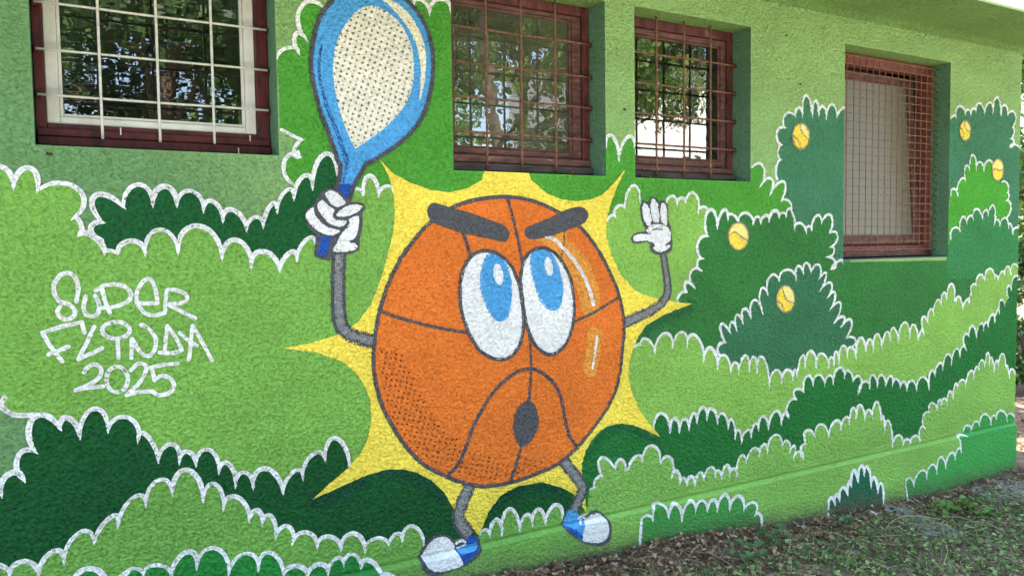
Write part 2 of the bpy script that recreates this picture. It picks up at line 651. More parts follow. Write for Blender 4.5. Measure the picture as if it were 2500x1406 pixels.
# ------------------------------------------------------------------ tracing tools (photo tiles: origin and magnification)
TL = {'A': (0, 360, 4.686), 'B': (450, 360, 4.686), 'C': (0, 640, 4.136), 'D': (0, 950, 3.084), 'E': (400, 1000, 3.464), 'F': (650, 0, 3.516),
      'G': (700, 380, 4.687), 'H': (1000, 440, 4.686), 'I': (1080, 560, 3.515), 'J': (880, 860, 3.676), 'K': (950, 1100, 4.167), 'L': (1450, 420, 3.513),
      'M': (1080, 0, 3.124), 'N': (1500, 0, 3.056), 'O': (1980, 60, 2.344), 'P': (1640, 220, 3.195), 'Q': (1500, 640, 3.905), 'R': (2050, 600, 3.516),
      'S': (1400, 960, 3.153), 'T': (1900, 940, 3.017), 'px': (0, 0, 1.0)}

def px(t, p):
    o = TL[t]
    return (o[0] + p[0] / o[2], o[1] + p[1] / o[2])

def wl(t, pts):
    return [W(*px(t, p)) for p in pts]

def jit(p, amp=0.0012, fr=70):
    a = noise.noise(Vector((p[0] * fr, p[1] * fr, 1.7)))
    b = noise.noise(Vector((p[0] * fr, p[1] * fr, 9.3)))
    return (p[0] + a * amp, p[1] + b * amp)

def dens(loop, step=0.012, closed=True, j=0.0012):
    out = []
    n = len(loop)
    for i in range(n if closed else n - 1):
        a, b = loop[i], loop[(i + 1) % n]
        d = math.hypot(b[0] - a[0], b[1] - a[1])
        k = max(1, int(d / step))
        for s in range(k):
            out.append(jit((a[0] + (b[0] - a[0]) * s / k, a[1] + (b[1] - a[1]) * s / k), j))
    if not closed:
        out.append(loop[-1])
    return out

def smooth(pts, closed=False, n=8):
    """Catmull-Rom through pts"""
    out = []
    m = len(pts)
    rng = range(m if closed else m - 1)
    for i in rng:
        if closed:
            p0, p1, p2, p3 = pts[(i - 1) % m], pts[i], pts[(i + 1) % m], pts[(i + 2) % m]
        else:
            p0, p1, p2, p3 = pts[max(0, i - 1)], pts[i], pts[i + 1], pts[min(m - 1, i + 2)]
        for s in range(n):
            t = s / n
            out.append(tuple(0.5 * ((2 * p1[k]) + (-p0[k] + p2[k]) * t + (2 * p0[k] - 5 * p1[k] + 4 * p2[k] - p3[k]) * t * t +
                                    (-p0[k] + 3 * p1[k] - 3 * p2[k] + p3[k]) * t ** 3) for k in (0, 1)))
    if not closed:
        out.append(pts[-1])
    return out

def ribbon(pts, width, caps=True, closed=False, wj=0.12):
    """loops covering a stroke along pts (wall metres); width a number or list"""
    m = len(pts)
    if not isinstance(width, (list, tuple)):
        width = [width] * m
    Lp, Rp = [], []
    for i in range(m):
        a = pts[(i - 1) % m] if closed else pts[max(0, i - 1)]
        b = pts[(i + 1) % m] if closed else pts[min(m - 1, i + 1)]
        tx, tz = b[0] - a[0], b[1] - a[1]
        L = math.hypot(tx, tz) or 1.0
        nx, nz = -tz / L, tx / L
        w = width[i] * 0.5
        w1 = w * (1 + wj * noise.noise(Vector((pts[i][0] * 45, pts[i][1] * 45, 3.1))))
        w2 = w * (1 + wj * noise.noise(Vector((pts[i][0] * 45, pts[i][1] * 45, 7.7))))
        Lp.append((pts[i][0] + nx * w1, pts[i][1] + nz * w1))
        Rp.append((pts[i][0] - nx * w2, pts[i][1] - nz * w2))
    loops = []
    for i in range(m if closed else m - 1):
        k = (i + 1) % m
        loops.append([Lp[i], Lp[k], Rp[k], Rp[i]])
    good = []
    for q in loops:
        for tri in ([q[0], q[1], q[2]], [q[0], q[2], q[3]]):
            a = sum(p[0] * r[1] - r[0] * p[1] for p, r in zip(tri, tri[1:] + tri[:1]))
            if abs(a) > 1e-9:
                good.append(tri)
    if caps and not closed:
        for i in (0, m - 1):
            if width[i] > 0.003:
                good.append([(pts[i][0] + math.cos(an) * width[i] * .5, pts[i][1] + math.sin(an) * width[i] * .5) for an in [2 * math.pi * k / 10 for k in range(10)]])
    return good

SEG = 12

def scallop(segs):
    """segs: [(tile, [cusp, apex, cusp, ...]), (tile, [apex, cusp, ...])]; apex None: plain edge, 's': straight stroke.
    returns outline points (px) and the stroked arcs (px)"""
    flat = []
    for t, pts in segs:
        for p in pts:
            flat.append(p if (p is None or p == 's') else px(t, p))
    outl, arcs = [], []
    for i in range(0, len(flat) - 2, 2):
        c0, a, c1 = flat[i], flat[i + 1], flat[i + 2]
        if a is None or a == 's':
            arc = [(c0[0] + (c1[0] - c0[0]) * k / 4, c0[1] + (c1[1] - c0[1]) * k / 4) for k in range(5)]
            if a == 's':
                arcs.append(arc)
        else:
            mx, my = (c0[0] + c1[0]) / 2, (c0[1] + c1[1]) / 2
            hx, hy = (a[0] - mx) * 4 / 3, (a[1] - my) * 4 / 3
            p1, p2 = (c0[0] + hx, c0[1] + hy), (c1[0] + hx, c1[1] + hy)
            arc = []
            for k in range(SEG + 1):
                t = k / SEG
                b0, b1, b2, b3 = (1 - t) ** 3, 3 * t * (1 - t) ** 2, 3 * t * t * (1 - t), t ** 3
                arc.append((b0 * c0[0] + b1 * p1[0] + b2 * p2[0] + b3 * c1[0], b0 * c0[1] + b1 * p1[1] + b2 * p2[1] + b3 * c1[1]))
            arcs.append(arc)
        outl += arc[:-1]
    outl.append(flat[-1])
    return outl, arcs

def arc_strokes(arcs, width):
    loops = []
    for arc in arcs:
        p = [W(*q) for q in arc]
        L = sum(math.hypot(b[0] - a[0], b[1] - a[1]) for a, b in zip(p, p[1:]))
        e = min(0.012, L * 0.10)
        d = (p[-1][0] - p[-2][0], p[-1][1] - p[-2][1])
        dl = math.hypot(*d) or 1
        p.append((p[-1][0] + d[0] / dl * e, p[-1][1] + d[1] / dl * e))
        wv = width * (0.82 + 0.36 * rnd.random()) * min(1.0, 0.62 + L * 3.2)
        n = len(p)
        ws = []
        for i in range(n):
            t = i / (n - 1)
            ws.append(wv * (0.62 + 0.38 * min(1, t * 6)) * (1.0 if t < 0.8 else max(0.16, 1 - (t - 0.8) * 4.0)))
        loops += ribbon(p, ws, caps=False)
    return loops

WHITE = paint('white_brush_paint', (236, 240, 242), dirt=0.12)

def bush(segs, close, layer, col, parent, label, sw=0.0172, name='painted_bush'):
    outl, arcs = scallop(segs)
    loop = [jit(W(*p), 0.001) for p in outl] + [W(*p) for p in close]
    b = sheet(name, [loop], layer, paint('mural_green_%d_%d_%d' % col, col, splash=layer >= 6.5), parent, label)
    runs = []
    for a in arcs:
        if runs and math.hypot(runs[-1][-1][-1][0] - a[0][0], runs[-1][-1][-1][1] - a[0][1]) < 1.0:
            runs[-1].append(a)
        else:
            runs.append([a])
    for r_ in runs:
        sheet('white_outline', arc_strokes(r_, sw), layer + 0.75, WHITE, b)
    return b

# ------------------------------------------------------------------ building shell
bld = empty('building', (0, 0, 0), 'low green rendered building with cartoon ball mural, barred windows and overhanging eave', 'building')
WALLC = (138, 177, 110)
wall_paint = paint('wall_green_paint', WALLC, dirt=0.5, faded=(104, 148, 96))

sheet('wall', [[(X_L, -0.6), (X_R, -0.6), (X_R, Z_SOF), (X_L, Z_SOF)]], 0, wall_paint, bld)

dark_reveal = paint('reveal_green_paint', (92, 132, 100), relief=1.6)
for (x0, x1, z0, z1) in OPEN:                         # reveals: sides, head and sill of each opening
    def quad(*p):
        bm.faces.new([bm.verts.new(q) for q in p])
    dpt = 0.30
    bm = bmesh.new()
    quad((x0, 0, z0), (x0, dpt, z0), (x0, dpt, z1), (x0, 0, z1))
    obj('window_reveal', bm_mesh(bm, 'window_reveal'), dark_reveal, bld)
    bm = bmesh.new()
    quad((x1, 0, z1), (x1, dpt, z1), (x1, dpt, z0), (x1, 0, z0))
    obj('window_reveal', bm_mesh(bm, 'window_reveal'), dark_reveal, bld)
    bm = bmesh.new()
    quad((x0, 0, z1), (x0, dpt, z1), (x1, dpt, z1), (x1, 0, z1))
    obj('window_head', bm_mesh(bm, 'window_head'), paint('head_shaded_wall_green', (124, 160, 90), relief=2.0), bld)  # wall green toned darker, the shade under the head put into its colour
    bm = bmesh.new()
    quad((x0, 0, z0), (x1, 0, z0), (x1, dpt, z0 + 0.012), (x0, dpt, z0 + 0.012))
    obj('window_sill', bm_mesh(bm, 'window_sill'), rough_mat('sill_cement', (108, 112, 100), (140, 142, 130), 40, 0.9, 0.003), bld)

# rear and side walls, ceiling, floor, roof
inner = rough_mat('inner_plaster', (70, 72, 66), (92, 94, 86), 3, 0.9, 0)
bm = bmesh.new()
add_box(bm, X_L, X_R, 4.6, 4.9, -0.6, Z_SOF, 0)
obj('rear_wall', bm_mesh(bm, 'rear_wall'), inner, bld)
bm = bmesh.new()
add_box(bm, X_R - 0.3, X_R - 0.0015, 0.03, 4.599, -0.6, Z_SOF, 0)
obj('side_wall', bm_mesh(bm, 'side_wall'), wall_paint, bld)
bm = bmesh.new()
add_box(bm, X_L, X_L + 0.3, 0.03, 4.599, -0.6, Z_SOF, 0)
obj('side_wall', bm_mesh(bm, 'side_wall'), wall_paint, bld)
bm = bmesh.new()
add_box(bm, X_L + 0.3, X_R - 0.3, 0.31, 4.6, -0.1, 0.15, 0)
obj('inner_floor', bm_mesh(bm, 'inner_floor'), inner, bld)

# soffit: rounded cove from the wall to the flat underside, then fascia and roof slab
bm = bmesh.new()
pr = [(0.0, Z_SOF - 0.035), (-0.012, Z_SOF - 0.018), (-0.035, Z_SOF - 0.004), (-0.07, Z_SOF), (-0.3, Z_SOF + 0.004), (-0.515, Z_SOF + 0.006)]
rows = []
XE0, XE1, NXE = X_L - 0.2, X_R + 0.12, 24
for i in range(NXE + 1):
    x = XE0 + (XE1 - XE0) * i / NXE
    rows.append([bm.verts.new((x, y - 0.001, z + 0.004 * noise.noise(Vector((x * 1.7, y * 3, 0))))) for y, z in pr])
for a, b in zip(rows, rows[1:]):
    for k in range(len(pr) - 1):
        bm.faces.new((a[k], a[k + 1], b[k + 1], b[k]))
obj('soffit', bm_mesh(bm, 'soffit', True), paint('soffit_shaded_wall_green', (110, 148, 80), relief=3.0), bld)  # wall green darkened in the colour for the shade under the eave
bm = bmesh.new()
add_box(bm, XE0, XE1, -0.545, -0.516, Z_SOF - 0.012, Z_SOF + 0.24, 0.004)
obj('fascia', bm_mesh(bm, 'fascia'), rough_mat('fascia_mint', (190, 226, 184), (200, 236, 194), 6, 0.45, 0), bld)
bm = bmesh.new()
add_box(bm, XE0, XE1, -0.515, 5.2, Z_SOF + 0.02, Z_SOF + 0.235, 0)
add_box(bm, XE0 - 0.01, XE1 + 0.01, -0.58, 5.25, Z_SOF + 0.241, Z_SOF + 0.275, 0.004)
obj('roof', bm_mesh(bm, 'roof'), rough_mat('roof_felt', (70, 68, 66), (95, 92, 90), 12, 0.9, 0.002), bld)

# ------------------------------------------------------------------ mural: hedges and bushes, back to front
MID, DARK, LIGHT, LIGHTR = (77, 155, 54), (22, 92, 46), (120, 174, 79), (135, 186, 86)
BLUEG, DARKR, BRIGHT = (64, 125, 90), (51, 120, 58), (74, 162, 50)

bush([('P', [(830, 1330), None, (828, 700), (812, 612), (853, 543), (828, 482), (855, 430), (815, 340), (880, 295), (885, 192), (960, 205), (990, 138), (1020, 205),
      (1047, 42), (1095, 205), (1120, 83), (1145, 200), (1180, 128), (1205, 220), (1245, 113), (1285, 210), (1325, 148), (1350, 160)])],
     [(2075, 300), (2075, 660), (1900, 660)], 1, BLUEG, bld, 'tall blue green painted bush beside the mesh covered window')
bush([('O', [(790, 560), None, (800, 545), (815, 522), (830, 535), (845, 468), (882, 512), (898, 488), (912, 515), (925, 483), (942, 497), (965, 452), (990, 515), (1020, 447),
      (1040, 505), (1064, 417), (1085, 520), (1106, 462), (1125, 515), (1168, 512), (1152, 590), (1160, 622), (1142, 655), (1160, 675), (1138, 702), (1172, 690), (1206, 735)])],
     [(2505, 380), (2500, 640), (2310, 640), (2316, 300)], 1, BLUEG, bld, 'blue green painted bush behind two tennis balls at the wall corner')
bush([('O', [(780, 1000), None, (797, 985), (815, 940), (838, 980), (846, 900), (882, 893), (882, 815), (905, 833), (925, 745), (945, 835), (965, 787), (988, 840), (1010, 780),
      (1040, 812), None, (1088, 905), (1122, 912), (1122, 962), (1130, 985), (1118, 1008), (1142, 1052), (1112, 1105)])],
     [(2450, 600), (2312, 600)], 2, BRIGHT, bld, 'bright green small painted bush right of the mesh covered window', 0.015)
bush([('F', [(500, 75), (292, 72), (345, 345), (250, 300), (275, 455), (190, 412), (96, 492), None, (118, 1110), (225, 1165), (312, 1205), (238, 1290), (285, 1352)]),
      ('B', [(1290, 40), (1310, 92), (1138, 185), (1245, 420), None, (1300, 620)])],
     [(700, 640), (950, 640), (1500, 640), (1700, 560), (1930, 560)] +
     [px('P', p) for p in ((890, 970),)] +
     scallop([('P', [(890, 972), (928, 892), (855, 860), (870, 715), (765, 815), (775, 694), (690, 750), (712, 600), (622, 610)])])[0] +
     [px('M', (1458, 1110))] + scallop([('M', [(1458, 1110), (1405, 1052), (1345, 1220), (1295, 1040), (1243, 1130)])])[0] +
     [px('F', p) for p in ((1582, 100),)] + scallop([('F', [(1582, 100), (1490, -5), (1400, 115), (1330, 5), (1262, 48)])])[0],
     2.2, MID, bld, 'mid green painted bush behind the racket and under the windows')
b_mid = [o for o in bld.children if o.name.startswith('painted_bush')][-1]
for sg in ([('P', [(622, 610), (712, 600), (690, 750), (775, 694), (765, 815), (870, 715), (855, 860), (928, 892), (890, 972)])],
           [('M', [(1243, 1130), (1295, 1040), (1345, 1220), (1405, 1052), (1460, 1112)])],
           [('F', [(1262, 48), (1330, 5), (1400, 115), (1490, -5), (1582, 100)])]):
    sheet('white_outline', arc_strokes(scallop(sg)[1], 0.0165), 2.7, WHITE, b_mid)
bush([('A', [(1195, 1200), 's', (1160, 1050), (1038, 930), (1170, 860), (1085, 555), (1410, 680), (1575, 425), (1745, 655), (1880, 445), (2022, 655), (2190, 500), (2325, 722)]),
      ('B', [(330, 622), (440, 840), (560, 718), (710, 938), (810, 798), (900, 902), (988, 658), (1060, 732), (1160, 498), (1250, 582), (1368, 328), (1465, 462), (1595, 82), (1745, 305)])],
     [(850, 470), (830, 640), (700, 680), (400, 660)], 3, DARK, bld, 'dark green painted bush running behind the fist and below the white framed window')
bush([('px', [(-700, 470), (-630, 400), (-560, 455), (-480, 385), (-400, 450), (-300, 380), (-200, 440), (-120, 375), (-45, 445)]), ('A', [(-20, 212), (152, 450), (330, 232), (430, 490), (882, 470), (845, 805),
      (930, 890), (905, 1010), (1062, 1015), (1195, 1200), (1262, 1180), (1342, 1222), (1500, 1068), (1660, 1212), (1830, 938), (2035, 1205)]),
      ('B', [(160, 896), (430, 1262), (610, 1062), (765, 1372), (900, 1188), (1088, 1402), (1200, 1208), (1285, 1275), (1405, 1045), (1500, 1130), None]),
      ('G', [(750, 420), (815, 382), (872, 450), (950, 230), (1050, 460), (1135, 352), (1220, 430)])],
     [(1010, 500), (1010, 1250), (700, 1250), (300, 1180), (120, 1100), (82, 1030), (60, 1014), (40, 1010), (14, 998), (-2, 984), (4, 966), (-40, 975), (-700, 950)],
     4, LIGHT, bld, 'large light green painted bush carrying the white lettering')
b_big = [o for o in bld.children if o.name.startswith('painted_bush')][-1]
sheet('white_outline', ribbon(smooth(wl('D', [(36, 62), (8, 112), (45, 160), (130, 194), (250, 190), (300, 186)])), 0.0165), 4.5, WHITE, b_big)
bush([('L', [(112, 425), (145, 375), (180, 385), (195, 298), (262, 312), (328, 118), (392, 250), None, (618, 280), (665, 205), (712, 272), (742, 224), (780, 258), (862, 185), (890, 350), (935, 298), (980, 350)])],
     [(1790, 560), (1700, 720), (1690, 760), (1500, 760), (1440, 600)], 3.1, LIGHTR, bld, 'light green painted bush behind the raised white hand')
bush([('L', [(728, 1125), (728, 1055), (795, 1032), (785, 945), (858, 990), (828, 862), (918, 845), (882, 780), (932, 742), (885, 625), (968, 552)]),
      ('P', ['s', (258, 1060), (305, 932), (352, 1072), (400, 938), (435, 1005), (465, 968), (515, 1028), (575, 958), (632, 1040), (665, 988), (690, 1037), (730, 978), (758, 1022), (795, 943),
             (833, 992), (865, 957), (888, 992), (928, 935), (955, 1085), (1000, 1038), (1045, 1107), (1062, 1062), (1087, 1092), (1125, 982), (1165, 1032), (1238, 980), (1230, 1112),
             (1292, 1138), (1237, 1222), (1262, 1265), (1208, 1302), (1275, 1345), (1240, 1398), (1290, 1338), (1330, 1340)])],
     [(2060, 640), (2320, 636), (2330, 560), (2500, 560), (2500, 920), (1600, 980), (1500, 900), (1500, 780), (1640, 750)],
     3.6, DARKR, bld, 'dark green painted bush below the mesh covered window')
bush([('O', [(780, 1270), None, (800, 1235), (808, 1170), (850, 1182), (862, 1105), (890, 1137), (905, 1096), (925, 1112), (945, 1055), (978, 1112), (995, 1062), (1010, 1092), (1045, 1040),
      (1045, 1152), (1062, 1117), (1080, 1152), (1108, 1106), (1127, 1162), (1140, 1142), (1152, 1197), (1172, 1162), (1206, 1180)])],
     [(2500, 680), (2312, 680)], 4.2, (54, 132, 76), bld, 'green painted bush touching the right jamb of the mesh covered window', 0.014)
bush([('Q', [(1018, 890), (982, 812), (1052, 765), (1010, 595), (1097, 668), (1115, 572), (1160, 642), (1160, 505), (1220, 577), (1230, 446), (1297, 528), (1326, 360), (1408, 485), (1388, 272), (1460, 310),
      (1478, 138), (1565, 177), (1642, 72), (1727, 163), (1742, 42), (1795, 102), (1825, 6), (1868, 97), (1945, 25), (1952, 152), (2018, 118), (1957, 270), (2062, 198), (2027, 340),
      (2102, 298), (2050, 457), (2152, 395), (2090, 577), (2180, 520), (2160, 612), (2255, 555), (2207, 720), (2295, 735), (2255, 805)])],
     [(2080, 880), (1900, 960), (1760, 890)], 4.5, (54, 115, 78), bld, 'blue green triangular painted bush with a tennis ball near its top', 0.0165)
bush([('Q', [(150, 830), (215, 785), (245, 785), (312, 735), (378, 857), (475, 676), (548, 808), (640, 665), (687, 802), (775, 704), (850, 942), (920, 816), (977, 1005), (1045, 885), (1105, 1052), (1150, 952),
      (1185, 1052), (1243, 886), (1278, 1038), (1325, 900), (1355, 1047), (1415, 910), (1473, 1182), (1535, 1025), (1588, 1142), (1645, 1025), (1695, 1117), (1718, 1020), (1735, 1107),
      (1785, 890), (1812, 1002), (1868, 845), (1918, 997), (1970, 870), (2038, 997), (2060, 900), (2090, 982), (2107, 850), (2137, 962), (2170, 795), (2218, 907), (2250, 806), (2300, 917)]),
      ('R', [(170, 792), (220, 902), (255, 802), (283, 902), (315, 757), (360, 887), (395, 742), (430, 827), (455, 702), (500, 822), (550, 656), (597, 788), (632, 676), (668, 812), (695, 732),
             (718, 752), (705, 622), (750, 652), (772, 546), (803, 592), (825, 476), (866, 502), (885, 406), (912, 452), (958, 325), (980, 475), (987, 455), (996, 502), (1020, 436), (1050, 542),
             (1085, 462), (1108, 492), (1112, 432), (1133, 422), (1128, 342), (1170, 345), (1192, 250), (1240, 297), (1280, 196), (1325, 275), (1341, 252), (1358, 287), (1388, 222), (1410, 252),
             (1435, 176), (1465, 242), (1500, 156), (1545, 250)])],
     [(2500, 760), (2300, 900), (2100, 1000), (1700, 1120), (1500, 1100), (1500, 860)], 5, LIGHTR, bld, 'long light green painted bush rising towards the building corner', 0.0155)
bush([('S', [(600, 330), None, (614, 275), (678, 152), (738, 297), (775, 192), (812, 292), (850, 197), (885, 272), (915, 157), (945, 217), (990, 106), (1025, 197), (1065, 117), (1105, 232), (1147, 152),
      (1187, 272), (1220, 205), (1240, 352), (1268, 282), (1290, 377), (1330, 282), (1365, 332), (1390, 237), (1420, 277), (1455, 177), (1497, 272), (1550, 136), (1597, 232), (1622, 150), (1652, 182)]),
      ('T', [(66, 145), (128, 104), (120, 35), (182, 48)]),
      ('Q', [(1832, 1085), (1890, 1167), (1945, 1070), (2000, 1172), (2045, 1076), (2080, 1157), (2135, 1005), (2190, 1097), (2228, 1032), (2268, 1127)]),
      ('R', [(178, 1135), (155, 1267), (205, 1165), (255, 1217), (276, 1107), (318, 1202), (355, 1106), (390, 1207), (430, 1116), (450, 1197), (485, 1142), (515, 1217), (545, 1167), (572, 1232),
             (615, 1157), (655, 1242), (705, 1125), (762, 1227), (772, 1085), (812, 1108), (850, 1005), (880, 1062), (920, 930), (956, 1017), (990, 886), (1028, 952), (1045, 868), (1082, 890), (1060, 780),
             (1105, 772), (1135, 686), (1168, 782), (1205, 666), (1230, 727), (1250, 656), (1270, 692), (1300, 590), (1328, 652), (1345, 558), (1365, 575), (1375, 470), (1413, 507), None, (1440, 450),
             (1438, 350), (1470, 377), (1500, 260), (1545, 330)])],
     [(2500, 960), (2400, 1050), (2200, 1120), (1700, 1220), (1400, 1290), (1390, 1000), (1500, 1005), (1560, 1010)], 6, (30, 113, 50), bld, 'dark green painted bush sweeping right from behind the ball', 0.016)
bush([('px', [(-700, 1330), (-600, 1230), (-520, 1290), (-420, 1200), (-330, 1260), (-240, 1180), (-160, 1250), (-80, 1170), (3, 1208)]), ('D', [(58, 640), (180, 678), (132, 512), (262, 470), (255, 213), (450, 290), (520, 216), (600, 355), (705, 145), (812, 305), (962, 210), (1040, 385),
      (1108, 348), (1190, 533), (1290, 411), (1350, 545)]),
      ('E', [(200, 350), (270, 463), (380, 335), (465, 523), (550, 458), (605, 643), (680, 526), (755, 658), (860, 495), (1005, 693), (1098, 520), (1175, 578), (1248, 382), (1362, 418), (1462, 240), (1570, 500)])],
     [(1000, 1100), (1440, 1150), (1440, 1300), (1180, 1380), (900, 1420), (0, 1420), (-700, 1440)], 5, (14, 82, 38), bld, 'dark green painted bush at the foot of the wall left of the ball')
bush([('px', [(-700, 1490), (-600, 1420), (-500, 1480), (-400, 1400), (-300, 1460), (-200, 1390), (-120, 1450), (-50, 1385), (24, 1402)]), ('D', [(185, 1291), (290, 1393), (395, 1216), (482, 1298), (588, 1081), (707, 1148), (828, 961), (887, 1023), (998, 816), (1097, 868), (1190, 681), (1297, 783)]),
      ('E', [(200, 506), (330, 758), (432, 625), (502, 832), (622, 735), (720, 932), (790, 846), (830, 962), (905, 896), (945, 1067), (1050, 981), (1085, 1132), (1200, 1031), (1295, 1157), (1395, 1066), (1495, 1177),
             (1600, 1041), (1697, 1192), (1785, 1085), (1900, 1140)]),
      ('K', [(75, 840), (130, 912), (235, 760), (350, 950), None, (920, 857), (975, 797), (1020, 862), (1085, 696), (1145, 842), (1217, 586), (1325, 802), (1390, 646), (1455, 747), (1512, 591), (1585, 732),
             (1692, 545), (1758, 702)])],
     [(1400, 1262), (1440, 1240), (1440, 1500), (900, 1600), (-700, 1800)], 6.5, (112, 167, 77), bld, 'light green painted bush along the foot of the wall around the shoes')
bush([('S', [(120, 735), 's', (160, 720), (172, 655), (220, 637), (205, 495), (317, 578), (358, 505), (396, 582), 's', (420, 582), (478, 481), (526, 522), (600, 400), (665, 528), (748, 500), (752, 642), (795, 596),
      (815, 692), (842, 647), (870, 702), (905, 636), (930, 712), (962, 616), (1000, 657), (1055, 565), (1085, 642), (1110, 591), (1135, 652), (1175, 550), (1195, 632), (1230, 576), (1256, 637), (1275, 490),
      (1326, 523), (1385, 421), (1425, 477), (1460, 390), (1490, 457), (1540, 320), (1605, 402), (1645, 366), (1662, 447), (1700, 405), (1690, 502)]),
      ('T', [(150, 486), (182, 532), (160, 470), (200, 432), (200, 335), (265, 373), (312, 285), (365, 377), (418, 260), (455, 327), (490, 236), (520, 282), (545, 165), (570, 242), (600, 145), (632, 257),
             (660, 181), (690, 242), (722, 120), (752, 262), (772, 238), (776, 347), (815, 270), (835, 462), (880, 366), (915, 447), (942, 396), (970, 437), (1002, 371), (1042, 417), (1040, 320), (1080, 322),
             (1060, 235), (1108, 202), (1122, 130), (1165, 177), (1183, 106), (1196, 152), (1215, 96), (1240, 137), (1256, 45), (1282, 97)]),
      ('R', [(985, 1186), (1005, 1232), (1045, 1146), (1075, 1212), (1115, 1076), (1145, 1137), (1165, 1041), (1190, 1077), (1210, 980), (1240, 1037), (1265, 915), (1280, 1022), (1300, 961), (1320, 1072),
             (1345, 981), (1355, 1052), (1390, 925), (1420, 1052), (1436, 1036), (1450, 1127), (1482, 1061), (1520, 1180)])],
     [(2500, 1400), (1430, 1500), (1430, 1250)], 7.0, (129, 182, 87), bld, 'light green painted bush along the foot of the wall towards the corner', 0.0155)
# small bushes painted on the plinth
bush([('px', [(160, 1500), None, (175, 1440), (220, 1385), (262, 1440), (300, 1400), (308, 1402), (326, 1386), (350, 1400), (386, 1377), (417, 1405)]),
      ('E', [(190, 1196), (277, 1328), (432, 1165), (547, 1388), (690, 1211), (797, 1353), (897, 1201), (1012, 1397), (1112, 1316), (1212, 1397), (1312, 1301), (1387, 1383), (1455, 1251),
             (1522, 1313), (1592, 1216), (1667, 1335), (1740, 1270), (1830, 1400), (1900, 1380), (1960, 1460)])],
     [(985, 1520), (600, 1600), (200, 1620)], 7.5, (36, 134, 56), bld, 'mid green painted bush on the plinth left of the shoe')
bush([('S', [(490, 1190), 's', (503, 975), (548, 930), (592, 968), (640, 841), (712, 942), (772, 845), (814, 973), (870, 826), (920, 903), (965, 815), (1010, 893), (1057, 810), (1087, 893), (1145, 770),
      (1182, 888), (1247, 780), (1292, 888), (1372, 832), (1378, 922), (1425, 948), (1402, 1040)])],
     [(1840, 1330), (1560, 1400)], 7.5, (66, 152, 70), bld, 'mid green painted bush on the plinth right of the shoe', 0.0185)
bush([('T', [(345, 1000), 's', (350, 875), (370, 821), (396, 868), (405, 800), (432, 842), (447, 750), (489, 797), (498, 710), (517, 737), (532, 626), (567, 702), (586, 590), (612, 652), (642, 605),
      (662, 742), (687, 676), (712, 782), (742, 722), (752, 850), 's', (757, 920)])],
     [(2145, 1280), (2010, 1300)], 7.5, (30, 98, 70), bld, 'dark blue green little painted tree on the plinth', 0.024)
bush([('T', [(938, 870), 's', (918, 740), (942, 676), (977, 737), (1030, 625), (1072, 682), (1107, 581), (1147, 642), (1172, 525), (1212, 602), (1247, 496), (1282, 542), (1302, 466), (1327, 487), 's', (1318, 400), (1325, 368), (1372, 372),
      None, (1358, 348), (1387, 295), (1422, 337), (1442, 270), (1477, 292), (1517, 211), (1562, 287), (1577, 226), (1602, 247), (1640, 185), (1682, 262), (1702, 206), (1745, 260)])],
     [(2500, 1300), (2220, 1300)], 7.5, (62, 156, 74), bld, 'mid green painted bush at the foot of the building corner', 0.016)

# ------------------------------------------------------------------ mural: yellow star, ball figure, racket
YEL, ORG, GRY, BLK = (238, 219, 85), (221, 120, 46), (138, 143, 144), (82, 85, 90)
BLU, DBL, WHT = (80, 162, 220), (34, 84, 170), (230, 234, 236)
black = paint('charcoal_paint', BLK, dirt=0.3, relief=1.001)
black_s = paint('charcoal_paint_solid', BLK, dirt=0.3)
white_s = paint('white_paint', WHT, dirt=0.12)
grey = paint('grey_paint', GRY)
blue = paint('sky_blue_paint', BLU)
dblue = paint('deep_blue_paint', DBL)

star = [(927, 391), (960, 425), (1000, 446), (1050, 464), (1096, 470), (1140, 460), (1175, 440), (1187, 405), (1282, 405), (1297, 440), (1333, 472), (1370, 487), (1410, 492), (1440, 487), (1469, 476), (1499, 446), (1527, 411),
        (1521, 423), (1505, 458), (1493, 491), (1480, 534), (1479, 579), (1493, 625), (1515, 670), (1547, 707), (1578, 723), (1612, 730), (1655, 738), (1689, 741), (1654, 755), (1615, 771), (1577, 794), (1558, 820),
        (1544, 853), (1535, 884), (1533, 917), (1540, 950), (1556, 993), (1578, 1025), (1613, 1067), (1578, 1050), (1543, 1037), (1511, 1033), (1479, 1041), (1451, 1065), (1429, 1100), (1420, 1130), (1420, 1160), (1425, 1205), (1434, 1258),
        (1420, 1234), (1401, 1206), (1370, 1189), (1322, 1176), (1262, 1186), (1219, 1210), (1195, 1244), (1180, 1278), (1167, 1304), (1135, 1270), (1104, 1237), (1084, 1201), (1053, 1172), (1017, 1153), (981, 1144), (945, 1145),
        (900, 1157), (862, 1173), (804, 1199), (762, 1218), (804, 1179), (850, 1141), (879, 1107), (897, 1070), (906, 1023), (903, 977), (891, 944), (870, 912), (835, 882), (770, 859), (690, 850), (760, 836), (830, 815), (870, 789),
        (906, 742), (930, 678), (945, 625), (958, 572), (964, 516), (959, 470), (948, 430)]
sheet('painted_star_burst', [dens([W(*p) for p in star])], 8, paint('yellow_paint', YEL), bld, 'yellow painted star burst behind the orange ball')

